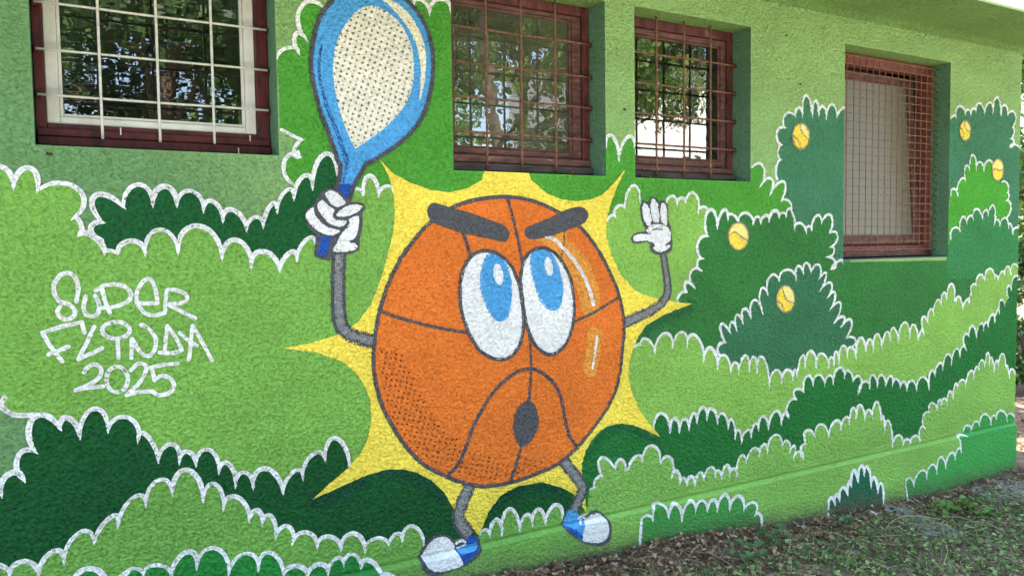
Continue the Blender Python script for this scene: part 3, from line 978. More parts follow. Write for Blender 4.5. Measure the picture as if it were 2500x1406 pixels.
ball_px = [(1004, 594), (1051, 542), (1117, 501), (1175, 486), (1237, 481), (1299, 491), (1363, 519), (1416, 556), (1459, 611), (1495, 681), (1510, 722), (1520, 768), (1522, 808), (1517, 868), (1508, 931), (1487, 985), (1451, 1039),
           (1408, 1091), (1359, 1132), (1304, 1157), (1247, 1176), (1179, 1186), (1125, 1176), (1081, 1158), (1035, 1134), (997, 1097), (967, 1056), (940, 1007), (925, 969), (914, 920), (911, 880), (915, 820), (926, 757), (945, 700), (970, 645)]
bw = smooth([W(*p) for p in ball_px], True, 5)
ball = sheet('painted_basketball', [dens(bw, 0.02, True, 0.0008)], 9.6, paint('orange_paint', ORG), bld, 'orange painted basketball character with big eyes, eyebrows and round mouth')

def stroke(name, t, pts, wd, layer, mat, parent, n=8, closed=False, caps=True, label=None):
    p = smooth(wl(t, pts), closed, n)
    if isinstance(wd, (list, tuple)):
        k = len(p)
        wd = [wd[0] + (wd[1] - wd[0]) * i / (k - 1) for i in range(k)]
    return sheet(name, ribbon(p, wd, caps, closed), layer, mat, parent, label)

def blob(name, t, pts, layer, mat, parent, n=5, label=None, sm=True):
    p = wl(t, pts)
    if sm:
        p = smooth(p, True, n)
    return sheet(name, [dens(p, 0.015, True, 0.0008)], layer, mat, parent, label)

# halftone dots on the ball
def in_poly(x, y, poly):
    c = False
    n = len(poly)
    for i in range(n):
        x1, y1 = poly[i]
        x2, y2 = poly[(i + 1) % n]
        if (y1 > y) != (y2 > y) and x < (x2 - x1) * (y - y1) / (y2 - y1) + x1:
            c = not c
    return c
band = [(185, -30), (330, -30), (400, 60), (420, 150), (470, 220), (500, 350), (580, 440), (640, 560), (740, 700), (890, 800), (900, 890), (1090, 890), (1160, 910), (1300, 990), (1400, 990), (1450, 955), (1560, 935),
        (1650, 950), (1650, 1000), (1400, 1120), (1100, 1150), (900, 1100), (780, 1000), (640, 985), (480, 850), (380, 725), (280, 570), (220, 430), (190, 250)]
dl = []
for i in range(-30, 60):
    for j in range(-30, 60):
        x, y = i * 45 - j * 10, i * 9 + j * 45
        if in_poly(x, y, band):
            c = W(*px('J', (x + rnd.uniform(-5, 5), y + rnd.uniform(-5, 5))))
            r = rnd.uniform(0.0042, 0.0066)
            dl.append([(c[0] + r * math.cos(a), c[1] + r * math.sin(a) * 1.05) for a in [k * math.pi / 4 for k in range(8)]])
sheet('halftone_dots', dl, 10, paint('halftone_brown_paint', (120, 62, 32), alpha_pits=0.3), ball, kind='stuff')
# shine
tan = glaze('tan_mist_paint', (232, 160, 62), 0.72)
blob('shine_patch', 'I', [(790, 88), (880, 55), (970, 30), (1055, 30), (1075, 90), (1155, 150), (1245, 270), (1315, 430), (1342, 560), (1348, 680), (1322, 740), (1232, 752), (1195, 680), (1160, 560), (1110, 430), (1030, 260), (960, 190), (880, 130)], 10.2, tan, ball)
blob('shine_patch', 'I', [(1245, 870), (1300, 838), (1357, 860), (1367, 920), (1352, 1050), (1337, 1150), (1312, 1250), (1260, 1265), (1210, 1230), (1203, 1160), (1230, 1020), (1240, 920)], 10.2, tan, ball)
stroke('shine_line', 'I', [(885, 60), (960, 92), (1060, 190), (1150, 300), (1220, 430), (1270, 560), (1290, 640)], (0.017, 0.021), 10.6, WHITE, ball)
stroke('shine_line', 'I', [(1322, 918), (1305, 1050), (1283, 1185)], (0.016, 0.012), 10.6, WHITE, ball)
# seams
stroke('seam', 'H', [(1108, 190), (1160, 370), (1215, 600), (1260, 800), (1285, 960)], 0.0150, 10.8, black, ball)
stroke('seam', 'H', [(590, 560), (640, 700), (692, 880)], (0.0175, 0.0150), 10.8, black, ball)
stroke('seam', 'H', [(1768, 560), (1752, 780), (1722, 900)], 0.009, 10.8, glaze('thin_charcoal_mist', (96, 78, 60), 0.8), ball)
stroke('seam', 'px', [(924, 757), (960, 771), (1000, 783), (1080, 802), (1142, 812)], 0.0150, 10.8, black, ball)
stroke('seam', 'I', [(1125, 792), (1210, 752), (1300, 712), (1400, 648), (1500, 588)], 0.0145, 10.8, black, ball)
stroke('seam', 'I', [(742, 900), (752, 1050), (756, 1190), (750, 1330), (742, 1420), (736, 1500)], 0.0150, 10.8, black, ball)
stroke('seam', 'J', [(772, 1108), (870, 1000), (950, 830), (1000, 680), (1130, 440), (1240, 300), (1380, 185), (1480, 150), (1550, 150), (1650, 200), (1740, 290), (1800, 430), (1830, 590), (1870, 740), (1945, 858)], 0.0180, 10.9, black, ball)
stroke('seam', 'J', [(1440, 840), (1400, 980), (1340, 1170)], (0.0145, 0.0185), 10.8, black, ball)
blob('mouth', 'J', [(1500, 430), (1560, 470), (1590, 570), (1592, 660), (1560, 750), (1500, 820), (1440, 847), (1390, 790), (1364, 690), (1370, 590), (1400, 500), (1450, 450)], 11.2, black_s, ball)
sheet('ball_outline', ribbon(bw, 0.0185, closed=True), 11, black, ball)
# eyes
for eo, pu, hl in (([(390, 185), (460, 205), (540, 260), (600, 340), (645, 450), (665, 540), (685, 680), (692, 800), (680, 920), (640, 1020), (580, 1090), (490, 1115), (400, 1090), (310, 1030), (240, 920), (190, 800), (155, 680), (147, 540), (155, 420), (190, 310), (250, 225), (320, 190)],
                    [(385, 212), (450, 212), (510, 255), (560, 320), (585, 410), (595, 520), (585, 640), (565, 740), (520, 785), (470, 790), (420, 750), (370, 670), (335, 570), (318, 470), (325, 350), (345, 270)], (475, 385, 42, 90)),
                   ([(840, 160), (900, 170), (970, 215), (1030, 290), (1080, 390), (1110, 500), (1125, 620), (1120, 780), (1090, 900), (1040, 1000), (970, 1060), (900, 1070), (830, 1030), (780, 970), (740, 880), (705, 760), (682, 600), (668, 440), (680, 320), (710, 240), (770, 180)],
                    [(770, 190), (840, 175), (900, 185), (960, 240), (1000, 330), (1025, 430), (1035, 540), (1015, 640), (970, 695), (910, 690), (860, 650), (820, 580), (790, 490), (760, 390), (745, 290), (755, 220)], (908, 318, 36, 80))):
    ew = smooth(wl('I', eo), True, 5)
    sheet('eye', [ew], 11.4 if eo[0][0] < 500 else 11.45, white_s, ball)
    blob('iris', 'I', pu, 11.8, blue, ball)
    cx, cy, rx, ry = hl
    blob('eye_glint', 'I', [(cx + rx * math.cos(a) - 0.14 * ry * math.sin(a) * -1, cy + ry * math.sin(a)) for a in [k * math.pi / 6 for k in range(12)]], 12.1, white_s, ball)
    sheet('eye_outline', ribbon(ew, 0.0175, closed=True), 12.4 if eo[0][0] < 500 else 12.7, black, ball)
blob('eyebrow', 'H', [(290, 262), (480, 318), (700, 380), (900, 450), (1060, 510), (1125, 570), (1137, 620), (1105, 688), (1050, 702), (900, 672), (600, 608), (430, 550), (270, 490), (215, 430), (195, 340), (230, 282)], 12.9, black_s, ball)
blob('eyebrow', 'H', [(1308, 590), (1330, 548), (1400, 510), (1600, 430), (1750, 355), (1850, 320), (1940, 305), (2010, 335), (2036, 400), (2012, 470), (1950, 515), (1800, 572), (1600, 640), (1480, 668), (1400, 677), (1338, 660)], 12.9, black_s, ball)

# limbs: charcoal band with a grey core
def limb(t, pts, w_out, w_in, base, name):
    o = stroke(name, t, pts, w_out, base, black_s, ball, caps=False)
    p2 = pts
    stroke('limb_core', t, p2, w_in, base + 0.5, grey, ball, caps=False)
limb('px', [(829, 600), (826, 650), (825, 700), (827, 765), (838, 803), (868, 822), (914, 833)], 0.062, 0.034, 8.4, 'arm')
limb('L', [(587, 670), (605, 800), (625, 930), (626, 1030), (590, 1110), (500, 1180), (400, 1230), (252, 1297)], (0.045, 0.062), (0.022, 0.036), 8.4, 'arm')
limb('K', [(812, 340), (785, 420), (740, 530), (705, 640), (725, 740), (815, 860)], 0.070, 0.042, 8.4, 'leg')
limb('K', [(1765, 90), (1850, 200), (1930, 310), (1965, 380), (1935, 470), (1865, 620)], 0.064, 0.038, 8.4, 'leg')

# shoes
sh = blob('shoe', 'K', [(302, 1080), (312, 1020), (370, 940), (410, 880), (490, 850), (580, 850), (640, 880), (690, 925), (800, 890), (880, 855), (920, 905), (930, 960), (900, 1040), (800, 1130), (650, 1195), (500, 1248), (400, 1250), (340, 1210), (310, 1150)], 9.4, black_s, ball)
blob('toe_cap', 'K', [(330, 1060), (365, 990), (440, 900), (520, 870), (590, 880), (650, 940), (690, 1040), (735, 1132), (650, 1180), (520, 1212), (430, 1205), (370, 1160), (336, 1095)], 9.9, white_s, ball)
blob('shoe_upper', 'K', [(670, 985), (770, 950), (785, 895), (840, 858), (890, 880), (906, 940), (882, 1010), (820, 1070), (735, 1128), (705, 1060)], 9.95, dblue, ball)
blob('shoe_upper', 'K', [(690, 990), (760, 965), (830, 940), (900, 925), (880, 985), (800, 1020), (720, 1040)], 10.2, blue, ball)
stroke('lace', 'K', [(680, 935), (735, 905), (770, 925)], 0.012, 10.5, WHITE, ball)
stroke('lace', 'K', [(700, 985), (745, 965), (770, 960)], 0.012, 10.5, WHITE, ball)
blob('shoe', 'K', [(1755, 690), (1800, 600), (1850, 580), (1930, 640), (2000, 655), (2050, 612), (2110, 600), (2180, 640), (2225, 710), (2240, 800), (2220, 900), (2150, 945), (2060, 952), (1950, 920), (1850, 860), (1780, 800), (1755, 740)], 9.4, black_s, ball)
blob('toe_cap', 'K', [(1942, 895), (1960, 790), (1990, 700), (2060, 640), (2120, 632), (2170, 660), (2205, 730), (2212, 810), (2190, 880), (2130, 915), (2040, 922)], 9.9, white_s, ball)
blob('shoe_upper', 'K', [(1770, 720), (1812, 612), (1860, 598), (1930, 645), (1985, 690), (1962, 770), (1940, 892), (1860, 842), (1790, 772)], 9.95, blue, ball)
blob('shoe_upper', 'K', [(1775, 760), (1840, 770), (1900, 800), (1945, 850), (1938, 890), (1860, 842), (1800, 790)], 10.2, dblue, ball)
stroke('lace', 'K', [(1915, 690), (1950, 662), (1985, 645)], 0.011, 10.5, WHITE, ball)
stroke('lace', 'K', [(1935, 735), (1958, 700), (1975, 672)], 0.010, 10.5, WHITE, ball)

# racket
rk = [(620, 1405), (580, 1280), (520, 1110), (460, 950), (420, 800), (390, 650), (380, 530), (395, 400), (420, 260), (470, 130), (545, 30), (640, -70), (780, -140), (930, -150), (1080, -95), (1190, 0), (1290, 100), (1370, 240),
      (1415, 400), (1428, 560), (1415, 740), (1370, 920), (1310, 1050), (1200, 1180), (1060, 1290), (890, 1395)]
rkG = [(900, 100), (860, 180), (790, 290), (745, 400), (715, 500), (640, 520), (555, 390), (580, 330), (605, 200), (610, 90)]
rkw = wl('F', rk) + wl('G', rkG)
rkw = smooth(rkw, True, 5)
racket = sheet('painted_racket', [rkw], 8.7, blue, bld, 'blue painted padel racket with a white dotted face')
sheet('racket_outline', ribbon(rkw, 0.0185, closed=True), 10.6, black, racket)
face = [(900, 52), (980, 75), (1080, 140), (1160, 220), (1220, 340), (1255, 450), (1265, 600), (1255, 730), (1210, 870), (1110, 1010), (980, 1130), (870, 1210), (760, 1285), (700, 1160), (640, 1000), (600, 840), (575, 700), (570, 600), (580, 450), (620, 320), (680, 210), (760, 110), (830, 68)]
sheet('racket_face', [dens(smooth(wl('F', face[:12]), False, 4) + smooth(wl('F', face[12:] + face[:1]), False, 4)[:-1], 0.015)], 9.2, paint('cream_white_paint', (226, 226, 210), dirt=0.25), racket)
dots = []
for i in range(-50, 60):
    for j in range(-40, 60):
        x, y = 917 + i * 46 - j * 14, 62 + i * 22 + j * 46
        if in_poly(x, y, face):
            c = W(*px('F', (x + rnd.uniform(-4, 4), y + rnd.uniform(-4, 4))))
            r = rnd.uniform(0.0046, 0.0062)
            dots.append([(c[0] + r * math.cos(a), c[1] + r * math.sin(a)) for a in [k * math.pi / 5 for k in range(10)]])
sheet('face_dots', dots, 9.7, paint('grey_dot_paint', (116, 116, 106), alpha_pits=0.1), racket, kind='stuff')
blob('racket_shine', 'F', [(985, -8), (1080, 8), (1180, 80), (1270, 190), (1340, 340), (1366, 470), (1366, 640), (1340, 790), (1308, 885), (1322, 700), (1318, 560), (1296, 430), (1238, 290), (1150, 160), (1060, 60)], 9.3, paint('cream_shine_paint', (232, 230, 205), alpha_pits=0.3), racket)
stroke('shade_line', 'F', [(472, 400), (452, 520), (455, 650), (492, 820), (535, 960), (595, 1110), (645, 1250), (688, 1400)], (0.010, 0.019), 9.3, glaze('shade_blue_mist', (36, 92, 166), 0.8), racket)
stroke('shade_line', 'G', [(672, -10), (690, 60), (672, 150), (645, 300)], (0.019, 0.008), 9.35, glaze('shade_blue_mist_low', (36, 92, 166), 0.8), racket)
blob('handle_wrap', 'G', [(580, 335), (660, 322), (745, 330), (730, 400), (705, 480), (640, 480), (575, 400)], 9.4, dblue, racket)
blob('handle_end', 'G', [(310, 1150), (330, 900), (430, 890), (560, 900), (530, 1040), (490, 1200), (400, 1190)], 10.4, black, racket, sm=False)
blob('handle_end', 'G', [(358, 895), (430, 915), (532, 925), (505, 1040), (470, 1130), (432, 1172), (318, 1130), (352, 1050)], 10.8, dblue, racket, sm=False)

# fist round the handle
hand = blob('fist', 'G', [(340, 905), (255, 835), (212, 745), (205, 680), (240, 600), (318, 545), (350, 470), (430, 392), (495, 374), (565, 382), (640, 440), (700, 505), (745, 530), (850, 543), (893, 592), (862, 670), (863, 800), (832, 940), (828, 1060), (790, 1098), (690, 1130), (510, 1130), (500, 1090), (560, 950), (450, 930)], 11.3, black_s, ball)
for nm, pts in (('finger', [(440, 430), (490, 400), (540, 410), (600, 450), (672, 540), (600, 587), (565, 590), (510, 560), (465, 500), (445, 460)]),
                ('finger', [(350, 560), (390, 510), (420, 520), (470, 570), (540, 622), (532, 650), (528, 690), (555, 728), (670, 745), (667, 780), (640, 810), (590, 815), (500, 785), (430, 730), (380, 660), (350, 600)]),
                ('finger', [(300, 592), (310, 650), (350, 720), (420, 790), (500, 830), (605, 860), (560, 895), (520, 915), (420, 895), (330, 850), (260, 780), (220, 720), (215, 680), (240, 630)]),
                ('thumb', [(563, 682), (590, 640), (660, 590), (730, 565), (800, 560), (862, 580), (840, 620), (780, 660), (690, 695), (600, 702)]),
                ('palm', [(815, 690), (820, 780), (805, 880), (770, 950), (718, 972), (728, 998), (770, 1000), (802, 1030), (790, 1070), (740, 1090), (650, 1102), (525, 1092), (570, 990), (620, 900), (690, 810), (716, 770), (708, 727)])):
    blob(nm, 'G', pts, 11.8, white_s, ball)
# raised open hand
blob('open_hand', 'L', [(400, 265), (430, 245), (465, 262), (475, 230), (505, 213), (540, 235), (555, 258), (592, 248), (626, 275), (632, 340), (634, 420), (652, 470), (664, 560), (668, 640), (655, 678), (620, 700), (545, 708), (490, 685), (476, 645), (482, 622), (440, 603), (350, 614), (318, 590), (325, 548), (370, 518), (438, 508), (433, 470), (400, 390), (390, 320)], 11.3, black_s, ball)
for nm, pts in (('finger', [(430, 265), (460, 290), (475, 340), (487, 430), (458, 465), (425, 410), (408, 340), (412, 290)]),
                ('finger', [(500, 227), (535, 260), (550, 330), (555, 425), (505, 427), (490, 380), (478, 300), (485, 250)]),
                ('finger', [(582, 266), (610, 285), (622, 340), (617, 455), (590, 442), (570, 420), (562, 320)]),
                ('palm', [(450, 492), (490, 452), (580, 450), (635, 480), (652, 530), (646, 590), (620, 612), (602, 630), (640, 626), (642, 645), (595, 680), (550, 686), (500, 655), (520, 632), (500, 607), (470, 600), (430, 590), (360, 597), (333, 580), (345, 545), (400, 530), (450, 533), (476, 537), (447, 508)])):
    blob(nm, 'L', pts, 11.8, white_s, ball)
stroke('palm_crease', 'L', [(500, 498), (535, 488), (577, 492)], 0.010, 12.2, black, ball)

# tennis balls
tb_y = paint('tennis_yellow_paint', (241, 216, 76))
tb_l = paint('tennis_pale_paint', (242, 230, 142))
tb_g = paint('tennis_grey_paint', (142, 138, 118), alpha_pits=0.2)
for t, c, r, pale, seams, lab in (
        ('P', (1003, 362), (66, 100), [(992, 275), (1030, 268), (1066, 330), (1064, 388), (1022, 350)], [[(995, 268), (1012, 330), (1066, 390)], [(938, 352), (985, 395), (1003, 455)]], 'painted tennis ball on the tall blue green bush'),
        ('P', (516, 1140), (78, 106), [(448, 1115), (500, 1040), (570, 1070), (590, 1160), (540, 1140), (490, 1105)], [[(440, 1135), (490, 1108), (540, 1145), (592, 1178)]], 'painted tennis ball with one wavy seam on the dark green bush'),
        ('Q', (1627, 350), (86, 126), [(1605, 230), (1665, 240), (1705, 320), (1700, 385), (1640, 360)], [[(1595, 240), (1620, 330), (1660, 375), (1705, 385)], [(1545, 370), (1590, 400), (1608, 465)]], 'painted tennis ball on the triangular bush'),
        ('O', (879, 608), (32, 57), [(880, 560), (905, 580), (908, 615), (885, 600)], [[(877, 555), (880, 590), (908, 628)], [(850, 590), (870, 620), (866, 655)]], 'painted tennis ball on the corner bush'),
        ('O', (1065, 832), (33, 62), [(1036, 815), (1060, 775), (1090, 800), (1094, 830), (1060, 828)], [[(1034, 838), (1055, 825), (1075, 838), (1097, 828)]], 'painted tennis ball beside the bright green bush')):
    el = [(c[0] + r[0] * math.cos(a), c[1] + r[1] * math.sin(a)) for a in [k * math.pi / 12 for k in range(24)]]
    tb = blob('painted_tennis_ball', t, el, 8, tb_y, bld, 2, lab)
    blob('pale_side', t, pale, 8.5, tb_l, tb)
    for s_ in seams:
        stroke('seam', t, s_, 0.0115, 9, tb_g, tb)
    sheet('outline', ribbon(smooth(wl(t, el), True, 2), 0.0105, closed=True), 9.3, tb_g, tb)

# lettering
def ring(cx, cy, rx, ry, n=20):
    return [(cx + rx * math.cos(2 * math.pi * k / n - 1.2), cy + ry * math.sin(2 * math.pi * k / n - 1.2)) for k in range(n + 1)]
letters = [
    ('S', [[(770, 395), (790, 270), (755, 150), (690, 110), (612, 132), (545, 222), (556, 322), (612, 400), (692, 422), (752, 482), (746, 540), (680, 575), (612, 555), (580, 500), (605, 452)]]),
    ('U', [[(865, 345), (845, 450), (870, 520), (930, 545), (990, 510), (1000, 430), (960, 338)]]),
    ('P', [[(965, 285), (1050, 238), (1170, 226), (1280, 260), (1325, 330), (1280, 402), (1160, 446), (1035, 460)], [(1030, 275), (1065, 400), (1108, 510)]]),
    ('E', [[(1392, 418), (1490, 415), (1590, 413)], [(1590, 413), (1575, 300), (1540, 200), (1490, 165), (1422, 220), (1376, 330), (1400, 440), (1480, 522), (1580, 532), (1660, 512)]]),
    ('R', [[(1665, 512), (1670, 400), (1682, 288)], [(1682, 284), (1760, 278), (1860, 312), (1890, 370), (1840, 408), (1710, 424)], [(1710, 432), (1840, 500), (1968, 566)]]),
    ('F', [[(853, 710), (825, 607)], [(825, 605), (620, 650), (430, 710)], [(430, 710), (510, 850), (628, 998)], [(490, 930), (590, 890), (690, 850)]]),
    ('L', [[(953, 652), (880, 800), (792, 980)], [(792, 980), (900, 930), (1028, 866)]]),
    ('I', [ring(1170, 685, 138, 84), [(1188, 792), (1195, 965)]]),
    ('N', [[(1325, 965), (1330, 772)], [(1330, 772), (1390, 870), (1450, 932), (1520, 935), (1570, 850), (1562, 750), (1502, 670), (1425, 632)]]),
    ('D', [[(1685, 642), (1660, 900)], [(1608, 910), (1740, 915), (1832, 888)], [(1836, 885), (1780, 770), (1690, 642)]]),
    ('A', [[(1906, 980), (1925, 800), (1942, 640)], [(1942, 640), (2010, 752), (2140, 990)], [(1815, 715), (1900, 785), (1985, 842)]]),
    ('2', [[(850, 1110), (885, 1055), (960, 1030), (1020, 1080), (1000, 1160), (900, 1230), (762, 1290)], [(762, 1290), (900, 1264), (1040, 1250)]]),
    ('0', [ring(1182, 1180, 108, 128)]),
    ('2', [[(1320, 1085), (1400, 1022), (1468, 1042), (1460, 1130), (1400, 1220), (1278, 1338)], [(1278, 1338), (1400, 1310), (1540, 1300)]]),
    ('5', [[(1510, 1065), (1640, 1037), (1793, 1020)], [(1532, 1070), (1545, 1130), (1560, 1190)], [(1560, 1185), (1640, 1142), (1728, 1180), (1755, 1250), (1702, 1320), (1602, 1337), (1540, 1302)]])]
for i, (ch, strokes) in enumerate(letters):
    lp = []
    for s_ in strokes:
        p = smooth(wl('C', s_), False, 7)
        lp += ribbon(p, 0.0142, True, False, 0.25)
    word = 'upper word' if i < 5 else ('lower word' if i < 11 else 'year')
    sheet('painted_letter', lp, 6 + 0.25 * (i % 3), WHITE, bld, 'white brush lettered character %s of the %s' % (ch, word))

# thin blue mist sprayed along the star's edge
for t, pts in (('E', [(1290, 775), (1420, 730), (1560, 660), (1700, 600)]), ('K', [(-60, 205), (130, 222), (290, 262), (420, 345), (530, 470)]), ('Q', [(720, 430), (560, 490), (420, 560), (300, 660)]),
               ('S', [(640, 352), (520, 300), (420, 262), (300, 265), (190, 345), (115, 450)]), ('K', [(1080, 560), (1200, 430), (1360, 375), (1550, 345), (1720, 395)])):
    for wd, fac, ly in ((0.085, 0.07, 7.7), (0.045, 0.10, 7.85)):
        stroke('sprayed_shade', t, pts, wd, ly, glaze('blue_mist_%d' % int(wd * 1000), (24, 74, 84), fac), bld)
# pocks in the render
for a, b, r in ((1525, 268, 0.008), (1953, 206, 0.008), (1921, 87, 0.006), (1700, 150, 0.005), (2010, 70, 0.006), (120, 376, 0.009), (150, 470, 0.007)):
    c = W(a, b)
    sheet('pock_mark', [[(c[0] + r * (1 + 0.5 * rnd.random()) * math.cos(k * 0.785), c[1] + 0.6 * r * (1 + 0.5 * rnd.random()) * math.sin(k * 0.785)) for k in range(8)]], 1.5, rough_mat('pock_dark', (44, 50, 36), (60, 66, 48), 30, 0.9, 0), bld)
build_sheets()

# ------------------------------------------------------------------ windows
red_wood = rough_mat('dark_red_paint', (46, 20, 22), (88, 34, 35), 30, 0.5, 0.0016, (1, 1, 0.3), (64, 46, 42))
red_worn = rough_mat('worn_red_paint', (72, 50, 46), (112, 80, 72), 40, 0.75, 0.003, (0.3, 1, 1), (136, 120, 108))
brown_red = rough_mat('flaking_brown_red_paint', (62, 32, 32), (98, 54, 50), 34, 0.65, 0.002, (1, 1, 0.35), (116, 94, 84))
grey_worn = rough_mat('bare_grey_board', (62, 56, 54), (96, 86, 80), 24, 0.85, 0.003, (0.25, 1, 1.6), (98, 62, 58))
white_wood = rough_mat('white_gloss_paint', (190, 192, 182), (212, 214, 206), 9, 0.35, 0.0005)
white_bar = rough_mat('white_bar_paint', (176, 180, 166), (206, 208, 196), 38, 0.4, 0.0006, (1, 1, 1), (120, 104, 84))
rust = rough_mat('rusty_bar', (88, 62, 48), (132, 98, 76), 60, 0.8, 0.001, (1, 1, 1), (164, 130, 100))
wire_m = rough_mat('rusty_wire', (98, 70, 54), (132, 98, 76), 40, 0.6, 0.0003, (1, 1, 1), (156, 126, 100))

def frame_mesh(name, o, i, y0, y1, bev=0.003):
    """four boards between outer rect o and inner rect i (x0,x1,z0,z1)"""
    bm = bmesh.new()
    add_box(bm, o[0], i[0], y0, y1, o[2], o[3], bev)
    add_box(bm, i[1], o[1], y0, y1, o[2], o[3], bev)
    add_box(bm, i[0] + 0.0005, i[1] - 0.0005, y0 + 0.0008, y1 - 0.0008, o[2], i[2], bev)
    add_box(bm, i[0] + 0.0005, i[1] - 0.0005, y0 + 0.0008, y1 - 0.0008, i[3], o[3], bev)
    return bm_mesh(bm, name)

def box_part(name, b, mat, parent, bev=0.003):
    bm = bmesh.new()
    add_box(bm, *b, bev)
    return obj(name, bm_mesh(bm, name), mat, parent)

def bar_obj(name, p0, p1, rad, mat, parent, bend=0.0018, n=9, seg=10):
    p0, p1 = Vector(p0), Vector(p1)
    s = rnd.random() * 50
    pts = []
    for k in range(seg + 1):
        t = k / seg
        w = Vector((noise.noise(Vector((s, t * 3, 0))), noise.noise(Vector((s, t * 3, 5))) * 0.6, noise.noise(Vector((s, t * 3, 9))))) * bend
        pts.append(p0.lerp(p1, t) + w)
    return obj(name, tubes_mesh(name, [(pts, rad)], n), mat, parent)

def casement(idx, label, frame_w, sash, gl, rails, mats, glass, bars_v, bars_h, bar_r, bar_mat, bar_y):
    x0, x1, z0, z1 = OPEN[idx]
    y = REV
    e = 0.0015
    o = (x0 + e, x1 - e, z0 + 0.014, z1 - e)
    fr = obj('window', frame_mesh('window', o, sash, y, y + 0.075), mats[0], bld, label)
    s_o = (sash[0] + 0.001, sash[1] - 0.001, sash[2] + 0.001, sash[3] - 0.001)
    obj('sash', frame_mesh('sash', s_o, gl, y + 0.018, y + 0.06), mats[1], fr)
    bead = (gl[0] + 0.0005, gl[1] - 0.0005, gl[2] + 0.0005, gl[3] - 0.0005)
    obj('glazing_bead', frame_mesh('glazing_bead', bead, (gl[0] + 0.012, gl[1] - 0.012, gl[2] + 0.012, gl[3] - 0.012), y + 0.030, y + 0.046, 0.002), mats[1], fr)
    bm = bmesh.new()
    nx, nz = 10, 10
    vv = [[bm.verts.new((gl[0] + 0.006 + (gl[1] - gl[0] - 0.012) * i / nx, y + 0.042, gl[2] + 0.006 + (gl[3] - gl[2] - 0.012) * j / nz)) for j in range(nz + 1)] for i in range(nx + 1)]
    for i in range(nx):
        for j in range(nz):
            bm.faces.new((vv[i][j], vv[i + 1][j], vv[i + 1][j + 1], vv[i][j + 1]))
    obj('pane', bm_mesh(bm, 'pane'), glass, fr)
    for (za, zb, yy, m_) in rails:
        box_part('weather_board', (o[0] + 0.004, o[1] - 0.004, yy, y - 0.0008, za, zb), m_, fr)
    for x, zb, zt in bars_v:
        bar_obj('bar', (x, bar_y - bar_r * 0.9, zb), (x + 0.001, bar_y - bar_r * 0.9, zt), bar_r, bar_mat, fr)
    for z in bars_h[:4]:
        for xx in (x0 + 0.014, x1 - 0.014):
            box_part('bar_fixing', (xx - 0.009, xx + 0.009, bar_y + bar_r * 1.2, y - 0.0004, z - 0.011, z + 0.011), mats[0], fr, 0.003)
    for z in bars_h:
        bar_obj('bar', (x0 + 0.012, bar_y + bar_r * 0.9, z), (x1 - 0.012, bar_y + bar_r * 0.9, z + rnd.uniform(-.002, .002)), bar_r * 0.92, bar_mat, fr)
    return fr

def wx(p, y):
    return W(p, 300, y)[0]
Y1 = REV + 0.02
YB = REV - 0.035
# first window: white sash in a dark red frame
def zz(p, q, y):
    return W(p, q, y)[1]
w1 = casement(0, 'white sash in a dark red frame behind white painted bars', 0,
              (wx(114, REV), wx(629, REV), zz(370, 315, REV), Z_TOP - 0.05), (wx(147, Y1), wx(601, Y1), zz(370, 298, Y1), Z_TOP - 0.10),
              [(zz(370, 345, REV), zz(370, 327, REV), REV - 0.016, red_wood), (OPEN[0][2] + 0.014, zz(370, 347, REV), REV - 0.026, red_wood)],
              (red_wood, white_wood), glass_mat('old_glass', 0.13, 0.05, (96, 102, 92), 0.0006, (1.6, 1, 7)),
              [(wx(249, YB), zz(249, 340, YB), Z_TOP), (wx(389, YB), zz(389, 348, YB), Z_TOP), (wx(522, YB), zz(522, 352, YB), Z_TOP)],
              [zz(372, 249.5, YB), zz(372, 145, YB), zz(372, 38, YB), zz(372, 38, YB) + 0.17, zz(372, 38, YB) + 0.34], 0.0050, white_bar, YB)
w2 = casement(1, 'weathered red framed window with four rusty cross bars and sunlit leaves in its glass', 0,
              (1.488 + 0.035, wx(1424, REV), zz(1260, 381, REV), Z_TOP - 0.045), (1.488 + 0.078, wx(1399, Y1), zz(1260, 367, Y1), zz(1400, 50, Y1)),
              [(zz(1260, 401, REV), zz(1260, 384, REV), REV - 0.014, red_worn), (OPEN[1][2] + 0.014, zz(1260, 404, REV), REV - 0.03, grey_worn)],
              (brown_red, red_worn), glass_mat('dusty_glass', 0.22, 0.28, (122, 130, 106), 0.0007, (3, 1, 4)),
              [(wx(1187.5, YB), OPEN[1][2] + 0.02, Z_TOP), (wx(1272.5, YB), OPEN[1][2] + 0.02, Z_TOP), (wx(1355.5, YB), OPEN[1][2] + 0.02, Z_TOP)],
              [zz(1273, 85.5, YB), zz(1273, 168.5, YB), zz(1273, 248.5, YB), zz(1273, 330.5, YB)], 0.0056, rust, YB)
w3 = casement(2, 'weathered red framed window with rusty bars and a bright reflection in its lower glass', 0,
              (2.496 + 0.035, wx(1777, REV), zz(1670, 406, REV), Z_TOP - 0.05), (2.496 + 0.078, wx(1760, Y1), zz(1670, 391, Y1), zz(1760, 114, Y1)),
              [(zz(1670, 421, REV), zz(1670, 408, REV), REV - 0.014, red_worn), (OPEN[2][2] + 0.014, zz(1670, 424, REV), REV - 0.03, grey_worn)],
              (brown_red, red_worn), glass_mat('dusty_glass_dark', 0.14, 0.06, (110, 112, 106), 0.0009, (4, 1, 4)),
              [(wx(1601, YB), OPEN[2][2] + 0.02, Z_TOP), (wx(1668.5, YB), OPEN[2][2] + 0.02, Z_TOP), (wx(1733, YB), OPEN[2][2] + 0.02, Z_TOP)],
              [zz(1673, 143, YB), zz(1673, 215, YB), zz(1673, 286, YB), zz(1673, 358, YB)], 0.0056, rust, YB)
